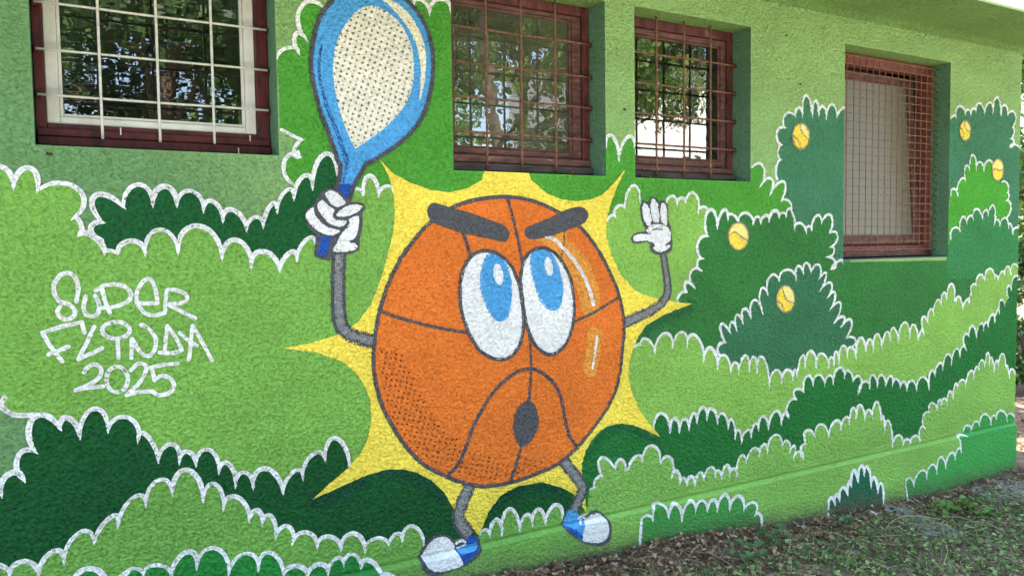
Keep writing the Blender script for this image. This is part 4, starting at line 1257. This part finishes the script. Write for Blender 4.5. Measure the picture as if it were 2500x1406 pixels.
# white drips and fixing bolts on the boards
for (a, b, c) in ((294, 312, 330), (610, 331, 345), (582, 362, 380)):
    x, z1_ = W(a, b, REV - 0.027)
    z0_ = W(a, c, REV - 0.027)[1]
    obj('paint_drip', tubes_mesh('paint_drip', [([(x, REV - 0.028, z1_), (x + 0.0005, REV - 0.029, (z1_ + z0_) / 2), (x, REV - 0.028, z0_)], [0.003, 0.002, 0.0028])], 6), white_wood, w1)
for wnd, pts in ((w2, ((1396, 421), (1180, 418))), (w3, ((1564, 427), (1585, 433)))):
    for a, b in pts:
        x, z = W(a, b, REV - 0.03)
        obj('bolt', tubes_mesh('bolt', [([(x, REV - 0.028, z), (x, REV - 0.038, z)], [0.008, 0.006])], 8, False), rust, wnd)

# fourth window: frame, tilted sash with a milky pane, wire mesh in front
x0, x1, z0, z1 = OPEN[3]
o4 = (x0 + 0.0015, x1 - 0.0015, z0 + 0.014, z1 - 0.0015)
pinkred = rough_mat('faded_red_paint', (96, 50, 46), (128, 72, 62), 24, 0.6, 0.001, (0.3, 1, 1), (118, 70, 60))
w4 = obj('window', frame_mesh('window', o4, (x0 + 0.06, wx(2262, REV), z0 + 0.085, z1 - 0.065), REV, REV + 0.08), pinkred, bld, 'tall window with a milky tilted sash behind rusty wire mesh')
box_part('weather_board', (o4[0] + 0.004, o4[1] - 0.004, REV - 0.022, REV - 0.0008, z0 + 0.014, z0 + 0.05), red_worn, w4)
sw0, sw1, sz0, sz1 = x0 + 0.065, wx(2262, REV) - 0.006, z0 + 0.09, z1 - 0.075
sash = obj('sash', frame_mesh('sash', (0, sw1 - sw0, 0, sz1 - sz0), (0.055, sw1 - sw0 - 0.06, 0.06, sz1 - sz0 - 0.055), -0.02, 0.02), red_worn, w4)
sash.location = (sw0, REV + 0.05, sz0)
sash.rotation_euler = (math.radians(-3.5), 0, 0)
milky = NT('milky_pane')
mb = milky.n('ShaderNodeBsdfPrincipled')
mb.inputs['Base Color'].default_value = rgb(112, 114, 98)
mb.inputs['Roughness'].default_value = 0.4
mb.inputs['Specular IOR Level'].default_value = 0.35
mo = milky.n('ShaderNodeOutputMaterial')
milky.l(mb.outputs[0], mo.inputs[0])
pane = box_part('pane', (0.05, sw1 - sw0 - 0.055, -0.003, 0.003, 0.055, sz1 - sz0 - 0.05), milky.m, sash, 0)
# lilac curtain seen past the sash edge
cv, cf = [], []
for i in range(41):
    xx = x0 + 0.1 + (x1 - x0 - 0.15) * i / 40
    yy = 0.42 + 0.02 * math.sin(i * 1.3) + 0.008 * math.sin(i * 3.1)
    cv += [(xx, yy, z0 + 0.05), (xx, yy + 0.004, z1 + 0.05)]
    if i:
        k = 2 * i
        cf.append((k - 2, k, k + 1, k - 1))
me = bpy.data.meshes.new('curtain')
me.from_pydata(cv, [], cf)
me.polygons.foreach_set('use_smooth', [True] * len(me.polygons))
obj('curtain', me, rough_mat('lilac_cloth', (150, 150, 176), (170, 170, 192), 8, 0.9, 0), w4)
ym = REV - 0.045
gx0, gx1 = x0 + 0.012, wx(2290, ym)
gz0, gz1 = zz(2170, 609, ym), zz(2170, 152, ym)
NV, NH = 18, 25
for i in range(NV):
    x = gx0 + (gx1 - gx0) * i / (NV - 1)
    bar_obj('wire', (x, ym + 0.002, gz0 - 0.01), (x + rnd.uniform(-.003, .003), ym + 0.002, gz1 + 0.006), 0.0030, wire_m, w4, 0.003, 6, 12)
for j in range(NH):
    z = gz0 + (gz1 - gz0) * j / (NH - 1)
    bar_obj('wire', (gx0 - 0.004, ym - 0.002, z), (gx1 + 0.004, ym - 0.002, z + rnd.uniform(-.003, .003)), 0.0028, wire_m, w4, 0.003, 6, 12)

# ------------------------------------------------------------------ ground
BASE = [(-60, 0.12), (0.5, 0.12), (1.55, 0.098), (1.87, 0.073), (2.22, 0.05), (2.7, 0.042), (3.37, -0.015), (3.95, -0.075), (4.5, -0.105), (5.15, -0.125), (6.07, -0.105), (9, -0.1), (400, -0.1)]
def base_z(x):
    for (xa, za), (xb, zb) in zip(BASE, BASE[1:]):
        if xa <= x <= xb:
            k = (x - xa) / (xb - xa)
            return za + (zb - za) * k
    return -0.1
def ground_z(x, y):
    n = noise.noise(Vector((x * 1.3, y * 1.3, 0))) * 0.022 + noise.noise(Vector((x * 5, y * 5, 3))) * 0.010 + noise.noise(Vector((x * 17, y * 17, 8))) * 0.005
    far = max(0.0, min(1.0, (math.hypot(x - 3, y + 1) - 8) / 20))
    z = base_z(x) * (1 - far) + n * (1 - far) + 0.06 * max(-1.5, min(0, y + 0.2)) * (1 - far) * 0.3
    return z - 0.1 * far
def axis(lo, hi, fine0, fine1, step):
    a = [fine0 + (fine1 - fine0) * i / int((fine1 - fine0) / step) for i in range(int((fine1 - fine0) / step) + 1)]
    s, v = step, fine0
    left = []
    while v > lo:
        s *= 1.35
        v -= s
        left.append(v)
    s, v = step, fine1
    right = []
    while v < hi:
        s *= 1.35
        v += s
        right.append(v)
    return left[::-1] + a + right
gx = axis(-400, 400, 1.0, 8.0, 0.035)
gy = axis(-400, 400, -2.4, 0.12, 0.035)
V = [(x, y, ground_z(x, y)) for y in gy for x in gx]
nx = len(gx)
Fc = [(j * nx + i, j * nx + i + 1, (j + 1) * nx + i + 1, (j + 1) * nx + i) for j in range(len(gy) - 1) for i in range(nx - 1)]
me = bpy.data.meshes.new('ground')
me.from_pydata(V, [], Fc)
me.polygons.foreach_set('use_smooth', [True] * len(me.polygons))
soil = NT('soil')
geo = soil.n('ShaderNodeNewGeometry')
def snoise(scale, det, rough):
    x = soil.n('ShaderNodeTexNoise')
    x.inputs['Scale'].default_value = scale
    x.inputs['Detail'].default_value = det
    x.inputs['Roughness'].default_value = rough
    soil.l(geo.outputs['Position'], x.inputs['Vector'])
    return x.outputs[0]
a = snoise(7, 8, 0.7)
b = snoise(60, 6, 0.75)
c1 = soil.ramp(a, [(0.3, rgb(88, 70, 56)), (0.55, rgb(128, 108, 90)), (0.75, rgb(166, 150, 130))]).outputs[0]
c2 = soil.ramp(b, [(0.35, g(0.35)), (0.65, g(1.0))]).outputs[0]
cc = soil.mix(1.0, c1, c2, 'MULTIPLY')
sb = soil.n('ShaderNodeBsdfPrincipled')
sb.inputs['Roughness'].default_value = 0.95
sb.inputs['Specular IOR Level'].default_value = 0.1
soil.l(cc, sb.inputs['Base Color'])
sp = soil.n('ShaderNodeBump')
sp.inputs['Distance'].default_value = 0.012
soil.l(b, sp.inputs['Height'])
soil.l(sp.outputs[0], sb.inputs['Normal'])
so = soil.n('ShaderNodeOutputMaterial')
soil.l(sb.outputs[0], so.inputs[0])
obj('ground', me, soil.m, kind='structure')

# added strip, out of view: pale concrete that bounces sunlight up the wall
pv, pf = [], []
PX = [-14 + 30 * i / 60 for i in range(61)]
PY = [-5.5 + 2.85 * j / 10 for j in range(11)]
for y in PY:
    for x in PX:
        pv.append((x, y + 0.03 * math.sin(x * 1.3), ground_z(x, y) + 0.03))
for j in range(10):
    for i in range(60):
        pf.append((j * 61 + i, j * 61 + i + 1, (j + 1) * 61 + i + 1, (j + 1) * 61 + i))
me = bpy.data.meshes.new('bounce_path')
me.from_pydata(pv, [], pf)
obj('bounce_path', me, rough_mat('bounce_path_concrete', (132, 129, 122), (160, 156, 149), 5, 0.9, 0.003), kind='structure')

# concrete paving scraps by the wall
slab_m = rough_mat('old_concrete', (104, 100, 96), (140, 136, 130), 14, 0.9, 0.004)
def G(pxx, pyy, z):
    d = ray(pxx, pyy)
    t = (z - EYE) / d.z
    return (d.x * t, -DCAM + d.y * t)
def on_ground(pxx, pyy):
    z = 0.0
    for _ in range(8):
        x, y = G(pxx, pyy, z)
        z = ground_z(x, y)
    return x, y, z
def slab(pxs, label):
    pts = [on_ground(*p) for p in pxs]
    zc = sum(p[2] for p in pts) / len(pts) + 0.014
    bm = bmesh.new()
    top = [bm.verts.new((p[0], p[1], p[2] + 0.006)) for p in pts]
    bot = [bm.verts.new((p[0], p[1], p[2] - 0.06)) for p in pts]
    bm.faces.new(top)
    n = len(pts)
    for i in range(n):
        bm.faces.new((top[i], bot[i], bot[(i + 1) % n], top[(i + 1) % n]))
    bmesh.ops.recalc_face_normals(bm, faces=bm.faces[:])
    obj('concrete_slab', bm_mesh(bm, 'concrete_slab'), slab_m, None, label, 'slab')
slab([(2150, 1236), (2195, 1232), (2262, 1262), (2330, 1290), (2340, 1310), (2260, 1305), (2205, 1275)], 'cracked grey concrete scrap lying by the little dark painted tree')
slab([(2370, 1192), (2440, 1172), (2530, 1180), (2560, 1215), (2480, 1228), (2400, 1222)], 'flat grey concrete scrap near the foot of the building corner')

# ------------------------------------------------------------------ litter, weeds and stalks
def mesh_np(name, verts, faces):
    me = bpy.data.meshes.new(name)
    me.from_pydata(verts, [], faces)
    return me

def leaf_points(kind, L, Wd):
    if kind == 'dead':
        o = [(0, 0), (0.25, 0.42), (0.6, 0.5), (1.0, 0.0), (0.6, -0.5), (0.25, -0.42)]
    elif kind == 'ivy':
        o = [(0, 0), (0.05, 0.38), (-0.05, 0.62), (0.35, 0.46), (0.5, 0.62), (0.68, 0.3), (1.0, 0.0), (0.68, -0.3), (0.5, -0.62), (0.35, -0.46), (-0.05, -0.62), (0.05, -0.38)]
    else:
        o = [(0, 0), (0.3, 0.35), (0.65, 0.3), (1.0, 0.0), (0.65, -0.3), (0.3, -0.35)]
    return [(a * L, b * Wd) for a, b in o]

def scatter(items, kind, curl, up=(0.0, 0.5)):
    V, Fc = [], []
    for (x, y, z, L) in items:
        az = rnd.uniform(0, 2 * math.pi)
        tilt = rnd.uniform(*up)
        roll = rnd.uniform(-0.6, 0.6)
        R = Matrix.Rotation(az, 3, 'Z') @ Matrix.Rotation(-tilt, 3, 'Y') @ Matrix.Rotation(roll, 3, 'X')
        o = len(V)
        pts = leaf_points(kind, L, L * rnd.uniform(0.5, 0.85))
        c = rnd.uniform(-curl, curl)
        # spine vertex first, fan round it
        V.append(Vector((x, y, z)) + R @ Vector((L * 0.5, 0, -0.12 * L)))
        for a, b in pts:
            zz_ = c * (b * b) / L * 3 + c * 0.6 * (a - L * .5) ** 2 / L
            V.append(Vector((x, y, z)) + R @ Vector((a, b, zz_ + abs(b) * 0.15)))
        n = len(pts)
        for k in range(n):
            Fc.append((o, o + 1 + k, o + 1 + (k + 1) % n))
    return V, Fc

# dead leaves gather along the wall foot and thin out into the weeds
items = []
for _ in range(6000):
    x = rnd.uniform(1.0, 8.0)
    d = abs(rnd.gauss(0, 0.26)) if rnd.random() < 0.8 else rnd.uniform(0, 1.5)
    y = -0.03 - d
    if x > X_R + 0.1:
        y = rnd.uniform(-1.8, 3.0)
    if y < -2.2:
        continue
    items.append((x, y, ground_z(x, y) + rnd.uniform(0.002, 0.02), rnd.uniform(0.010, 0.036)))
V, Fc = scatter(items, 'dead', 1.4, (-0.3, 0.6))
obj('dead_leaves', mesh_np('dead_leaves', V, Fc), leaf_mat('dry_leaf', (86, 62, 46), (136, 106, 80), (186, 162, 132), 0.1), None, 'brown dry leaves gathered along the foot of the wall', 'leaf litter', 'stuff')

def weedy(x, y):
    n = noise.noise(Vector((x * 1.6, y * 1.6, 21))) + 0.5 * noise.noise(Vector((x * 5, y * 5, 4)))
    d = -y
    return (d - 0.20 - 0.16 * max(0, 3.5 - x)) * 3.0 + n * 0.8
items = []
tries = 0
while len(items) < 16500 and tries < 120000:
    tries += 1
    x, y = rnd.uniform(1.8, 7.2), rnd.uniform(-1.9, -0.08)
    if weedy(x, y) > rnd.uniform(-0.1, 0.9):
        items.append((x, y, ground_z(x, y) + rnd.uniform(0.002, 0.04), rnd.uniform(0.009, 0.030)))
V, Fc = scatter(items, 'ivy', 0.5, (-0.2, 0.7))
green_l = leaf_mat('weed_leaf', (56, 86, 44), (100, 132, 70), (156, 174, 106), 0.25)
obj('ground_cover', mesh_np('ground_cover', V, Fc), green_l, None, 'low green creeping weeds spread over the ground before the wall', 'weeds', 'stuff')
# thin dry grass and stems lying through the weeds
tl_ = []
for _ in range(520):
    x, y = rnd.uniform(1.6, 8.0), rnd.uniform(-2.2, -0.1)
    L, az = rnd.uniform(0.08, 0.35), rnd.uniform(0, 6.3)
    cz = rnd.uniform(0.0, 0.06)
    pts = []
    for k in range(6):
        t = k / 5
        xx = x + math.cos(az + 0.5 * (t - .5)) * L * t
        yy = min(-0.03, y + math.sin(az + 0.5 * (t - .5)) * L * t)
        pts.append((xx, yy, ground_z(xx, yy) + 0.012 + cz * math.sin(t * math.pi)))
    tl_.append((pts, rnd.uniform(0.0006, 0.0015)))
dry_m = rough_mat('dry_stem', (150, 132, 104), (186, 168, 136), 20, 0.8, 0)
obj('dry_grass', tubes_mesh('dry_grass', tl_, 5), dry_m, None, 'thin pale dry grass stems lying through the weeds', 'dry grass', 'stuff')
# short rooted grass
gv, gf = [], []
for _ in range(5200):
    x, y = rnd.uniform(1.9, 7.0), rnd.uniform(-1.8, -0.06)
    if weedy(x, y) < rnd.uniform(-0.5, 0.5):
        continue
    z = ground_z(x, y)
    h, az, ln = rnd.uniform(0.02, 0.075), rnd.uniform(0, 6.28), rnd.uniform(0.2, 0.9)
    wx_, wy_ = -math.sin(az) * 0.0016, math.cos(az) * 0.0016
    dx_, dy_ = math.cos(az) * h * ln, math.sin(az) * h * ln
    o = len(gv)
    gv += [(x - wx_, y - wy_, z), (x + wx_, y + wy_, z), (x + dx_ * 0.4 + wx_ * .8, y + dy_ * 0.4 + wy_ * .8, z + h * 0.65), (x + dx_ * 0.4 - wx_ * .8, y + dy_ * 0.4 - wy_ * .8, z + h * 0.65), (x + dx_, y + dy_, z + h * 0.9)]
    gf += [(o, o + 1, o + 2, o + 3), (o + 3, o + 2, o + 4)]
me = bpy.data.meshes.new('grass')
me.from_pydata(gv, [], gf)
obj('grass', me, leaf_mat('grass_blade', (74, 100, 48), (112, 136, 70), (158, 164, 110), 0.3), None, 'short thin green grass blades among the weeds', 'grass', 'stuff')
# single stalks one can pick out
def stalk(pxs, heights, rad, label):
    pts = []
    for (a, b), h in zip(pxs, heights):
        x, y, z = on_ground(a, b)
        pts.append(Vector((x, y, z + h * 0.6)))
    p = []
    for i in range(len(pts) - 1):
        p0, p1, p2, p3 = pts[max(0, i - 1)], pts[i], pts[i + 1], pts[min(len(pts) - 1, i + 2)]
        for s in range(6):
            t = s / 6
            p.append(0.5 * ((2 * p1) + (-p0 + p2) * t + (2 * p0 - 5 * p1 + 4 * p2 - p3) * t * t + (-p0 + 3 * p1 - 3 * p2 + p3) * t ** 3))
    p.append(pts[-1])
    rad *= 0.55
    n = len(p)
    obj('dry_stalk', tubes_mesh('dry_stalk', [(p, [rad * (1 - 0.5 * i / n) for i in range(n)])], 7), dry_m, None, label, 'stalk')
stalk([(2157, 1306), (2172, 1292), (2205, 1284), (2250, 1284), (2300, 1282), (2345, 1280)], [0.0, 0.06, 0.10, 0.10, 0.06, 0.0], 0.0042, 'pale dry stalk arching over the concrete scrap')
stalk([(2080, 1340), (2110, 1322), (2180, 1314), (2260, 1312), (2330, 1318), (2420, 1330)], [0.01, 0.03, 0.03, 0.03, 0.025, 0.02], 0.0034, 'long dry stalk lying flat across the weeds')
stalk([(2075, 1358), (2082, 1340), (2088, 1332)], [0.0, 0.03, 0.05], 0.003, 'short broken stalk standing at the end of the long one')
stalk([(2350, 1398), (2342, 1372), (2330, 1345), (2318, 1330)], [0.03, 0.03, 0.02, 0.01], 0.003, 'dry stalk leaning down towards the weeds under the long one')
stalk([(2360, 1388), (2400, 1372), (2450, 1362), (2500, 1362)], [0.02, 0.05, 0.05, 0.03], 0.0028, 'thin curved stalk rising from the right hand weeds')
stalk([(2300, 1250), (2380, 1276), (2450, 1284), (2520, 1288)], [0.02, 0.025, 0.02, 0.02], 0.003, 'straight dry stalk beside the corner concrete scrap')

# leafy weeds that stand out
def weed(pxx, pyy, n, size, spread, mat, label):
    x, y, z = on_ground(pxx, pyy)
    root = empty('leafy_weed', (x, y, z), label, 'weed')
    stems = []
    its = []
    for k in range(n):
        az = rnd.uniform(0, 6.3)
        rr = spread * math.sqrt(rnd.random())
        h = rnd.uniform(0.02, 0.09)
        stems.append(([(0, 0, 0.0), (math.cos(az) * rr * .5, math.sin(az) * rr * .5, h * 0.8), (math.cos(az) * rr, math.sin(az) * rr, h)], 0.0012))
        its.append((math.cos(az) * rr, math.sin(az) * rr, h, rnd.uniform(0.7, 1.3) * size))
    obj('stem', tubes_mesh('stem', stems, 5), mat, root)
    for it in its:
        V, Fc = scatter([it], 'ivy', 0.3, (-0.2, 0.4))
        obj('leaf', mesh_np('leaf', V, Fc), mat, root)
fresh = leaf_mat('fresh_leaf', (70, 112, 40), (98, 142, 54), (120, 160, 70), 0.35)
bluish = leaf_mat('bluish_leaf', (52, 84, 48), (74, 108, 60), (98, 130, 78), 0.25)
weed(2360, 1250, 16, 0.05, 0.10, fresh, 'fresh light green weed with lobed leaves beside the arching stalk')
weed(2415, 1262, 14, 0.045, 0.09, fresh, 'fresh green weed next to the corner concrete scrap')
weed(2300, 1258, 10, 0.04, 0.08, fresh, 'small fresh weed between the two concrete scraps')
weed(1885, 1332, 16, 0.045, 0.10, bluish, 'dark green weed in front of the plinth bush right of the shoe')
weed(2050, 1290, 12, 0.04, 0.08, bluish, 'dark weed at the edge of the leaves under the little painted tree')
weed(1810, 1372, 14, 0.045, 0.10, bluish, 'dark low weed out on the bare soil before the plinth bush')

# pebbles and fallen white petals
peb = rough_mat('pebble_stone', (150, 146, 138), (188, 184, 176), 30, 0.8, 0.001)
for i, (a, b, r, lab) in enumerate(((1882, 1275, 0.014, 'pale pebble against the wall right of the plinth bush'), (1962, 1287, 0.014, 'grey pebble in the soil before the light plinth'), (1362, 1388, 0.020, 'brown rounded clod at the wall foot below the shoe'),
                                     (1700, 1338, 0.010, 'small pebble among leaves before the plinth bush'))):
    x, y, z = on_ground(a, b)
    bm = bmesh.new()
    bmesh.ops.create_icosphere(bm, subdivisions=2, radius=r)
    for v in bm.verts:
        v.co *= 1 + 0.35 * noise.noise(v.co * 70 + Vector((i * 7, 0, 0)))
        v.co.z *= 0.6
    o = obj('pebble', bm_mesh(bm, 'pebble', True), peb if i != 2 else rough_mat('clod_brown', (96, 70, 52), (128, 96, 72), 40, 0.8, 0.001), None, lab, 'pebble')
    o.location = (x, y, z + r * 0.4)
petal_m = leaf_mat('white_petal', (214, 216, 212), (230, 232, 228), None, 0.3)
for a, b, L, lab in ((2141, 1263, 0.045, 'white fallen petal beside the little dark painted tree'), (2107, 1280, 0.035, 'small white petal among leaves before the little painted tree'), (1916, 1330, 0.06, 'large pale leaf lying in the dark green weed')):
    x, y, z = on_ground(a, b)
    V, Fc = scatter([(0, 0, 0, L)], 'leaf', 1.0, (0.2, 0.6))
    o = obj('petal', mesh_np('petal', V, Fc), petal_m, None, lab, 'petal')
    o.location = (x, y, z + 0.02)

# ------------------------------------------------------------------ trees in front of the wall (seen in the panes) and beyond the corner
bark = rough_mat('bark', (70, 58, 48), (112, 98, 84), 9, 0.9, 0.02, (1, 1, 0.3))
lf_a = leaf_mat('tree_leaf', (58, 84, 30), (86, 118, 44), (120, 146, 62), 0.4)
lf_b = leaf_mat('tree_leaf_dark', (40, 66, 34), (62, 92, 46), (90, 120, 60), 0.35)

def tree(loc, H, crown_lo, R, nleaf, leafL, mat, seed, label, lean=(0, 0), trunk_r=0.16, name='tree', nclump=34):
    r = random.Random(seed)
    root = empty(name, loc, label, 'tree' if name == 'tree' else 'shrub', 'trees standing round the building' if name == 'tree' else None)
    top = Vector((lean[0], lean[1], H * 0.86))
    limbs = []
    pts = []
    for k in range(9):
        t = k / 8
        pts.append(Vector((top.x * t + 0.12 * math.sin(t * 5 + seed), top.y * t + 0.1 * math.sin(t * 4 + seed * 2), top.z * t - 0.15 * (1 - t))))
    limbs.append((pts, [trunk_r * (1.25 if k == 0 else 1) * (1 - 0.82 * k / 8) for k in range(9)]))
    clumps = []
    for k in range(nclump):
        u = r.uniform(-1, 1)
        az = r.uniform(0, 6.283)
        rr = R * math.sqrt(1 - u * u) * r.uniform(0.45, 1.0)
        zc = (crown_lo + H) / 2 + u * (H - crown_lo) / 2
        c = Vector((math.cos(az) * rr + top.x * 0.7, math.sin(az) * rr + top.y * 0.7, zc))
        clumps.append((c, r.uniform(0.16, 0.34) * R))
        if k % 2 == 0:
            t = max(0.25, min(0.95, (zc - 0.25 * R) / top.z))
            i = int(t * 8)
            s = pts[i]
            mid = s.lerp(c, 0.55) + Vector((0, 0, 0.15 * R * r.uniform(-0.2, 0.6)))
            limbs.append(([s, mid, c], [trunk_r * 0.34 * (1 - t * .5), trunk_r * 0.2, 0.012]))
    obj('trunk', tubes_mesh('trunk', limbs, 9), bark, root)
    nr = np.random.default_rng(seed)
    cw = np.array([c[1] ** 2 for c in clumps])
    idx = nr.choice(len(clumps), nleaf, p=cw / cw.sum())
    cen = np.array([tuple(c[0]) for c in clumps])[idx]
    rad = np.array([c[1] for c in clumps])[idx]
    d = nr.normal(size=(nleaf, 3))
    d /= np.linalg.norm(d, axis=1)[:, None]
    pos = cen + d * (rad * (0.35 + 0.75 * nr.random(nleaf)))[:, None] * np.array([1.15, 1.15, 0.75])
    ax = nr.normal(size=(nleaf, 3)) + np.array([0, 0, -0.5])
    ax /= np.linalg.norm(ax, axis=1)[:, None]
    bx = np.cross(ax, nr.normal(size=(nleaf, 3)))
    bx /= np.linalg.norm(bx, axis=1)[:, None] + 1e-9
    L = (leafL * nr.uniform(0.6, 1.3, nleaf))[:, None]
    p0 = pos
    p1 = pos + ax * L * 0.5 + bx * L * 0.3
    p2 = pos + ax * L
    p3 = pos + ax * L * 0.5 - bx * L * 0.3
    vs = np.stack([p0, p1, p2, p3], 1).reshape(-1, 3)
    me = bpy.data.meshes.new('crown')
    me.vertices.add(nleaf * 4)
    me.vertices.foreach_set('co', vs.astype(np.float32).ravel())
    me.loops.add(nleaf * 4)
    me.loops.foreach_set('vertex_index', np.arange(nleaf * 4, dtype=np.int32))
    me.polygons.add(nleaf)
    me.polygons.foreach_set('loop_start', np.arange(0, nleaf * 4, 4, dtype=np.int32))
    me.update(calc_edges=True)
    obj('crown', me, mat, root)
    return root

TREES = [
    ((-2.6, -9.5), 9.5, 2.2, 3.2, 22000, 0.15, lf_b, (0.5, 0.0), 0.22, 'broad dark tree facing the white framed window'),
    ((0.9, -8.2), 9.0, 2.4, 2.8, 20000, 0.14, lf_b, (0.9, 0.2), 0.17, 'leaning tree with a pale trunk facing the first window'),
    ((3.0, -10.5), 10.0, 2.0, 3.2, 22000, 0.15, lf_b, (-0.3, 0), 0.2, 'dense dark tree behind the leaning one'),
    ((5.6, -6.4), 7.5, 1.5, 2.9, 46000, 0.095, lf_a, (-0.4, 0.3), 0.14, 'sunlit leafy tree facing the second window'),
    ((9.5, -9.5), 11.5, 4.9, 3.0, 24000, 0.13, lf_a, (0.3, 0), 0.2, 'tall light green tree facing the third window'),
    ((14.5, -10.5), 12.0, 6.2, 3.4, 18000, 0.17, lf_b, (0, 0), 0.22, 'high crowned tree at the edge of the open ground'),
    ((-6.5, -8.0), 9.0, 2.0, 3.0, 16000, 0.15, lf_b, (0, 0), 0.2, 'spreading tree left of the building front'),
    ((12.5, 4.0), 7.5, 0.9, 2.4, 16000, 0.14, lf_a, (0, 0), 0.17, 'bushy tree beyond the building corner'),
]
TREES += [((8.9, 4.4), 8.0, 2.6, 2.7, 15000, 0.14, lf_a, (0, 0), 0.16, 'leafy tree added behind the building corner to shade the ground'),  # first one is added so its crown shades the ground past the corner
          ((5.5, -14.5), 10.5, 1.2, 3.8, 16000, 0.2, lf_a, (0, 0), 0.24, 'wide sunlit tree in the second row facing the second window'),
          ((11.0, -15.0), 13.0, 7.2, 3.6, 14000, 0.2, lf_b, (0, 0), 0.24, 'tall tree in the second row facing the third window')]
for i, ((x, y), H, lo, R, n, L, mt, ln, tr, lab) in enumerate(TREES):
    tree((x, y, ground_z(x, y)), H, lo, R, n, L, mt, 11 + i * 5, lab, ln, tr)
tree((9.2, 1.6, ground_z(9.2, 1.6)), 1.5, 0.15, 0.8, 6000, 0.07, lf_b, 77, 'low dark shrub just beyond the building corner', (0, 0), 0.03, 'shrub', 20)

# added white building, out of view, put there to whiten the third window's reflection
wb = empty('added_white_building', (27.0, -22.0, 0), 'tall white building added out of view to brighten the reflection in the third window', 'building')
wmat = rough_mat('white_render', (222, 220, 212), (236, 234, 228), 3, 0.9, 0.002)
bm = bmesh.new()
add_box(bm, -9, 9, -6, 0, -0.4, 9.2, 0)
obj('wall', bm_mesh(bm, 'wall'), wmat, wb)
bm = bmesh.new()
add_box(bm, -9.5, 9.5, -6.5, 0.5, 9.202, 9.5, 0.02)
obj('roof', bm_mesh(bm, 'roof'), rough_mat('grey_roof', (96, 92, 90), (120, 116, 112), 5, 0.9, 0), wb)
dark_glass = rough_mat('dark_pane', (40, 46, 50), (52, 58, 62), 2, 0.1, 0, spec=0.6)
for i in range(15):
    x, zb = -7 + 3.5 * (i % 5), 1.1 + 2.9 * (i // 5)
    fr = obj('window', frame_mesh('window', (x - 0.55, x + 0.55, zb, zb + 1.4), (x - 0.47, x + 0.47, zb + 0.08, zb + 1.32), 0.002, 0.05), white_wood, wb)
    box_part('pane', (x - 0.47, x + 0.47, 0.004, 0.02, zb + 0.08, zb + 1.32), dark_glass, fr, 0)
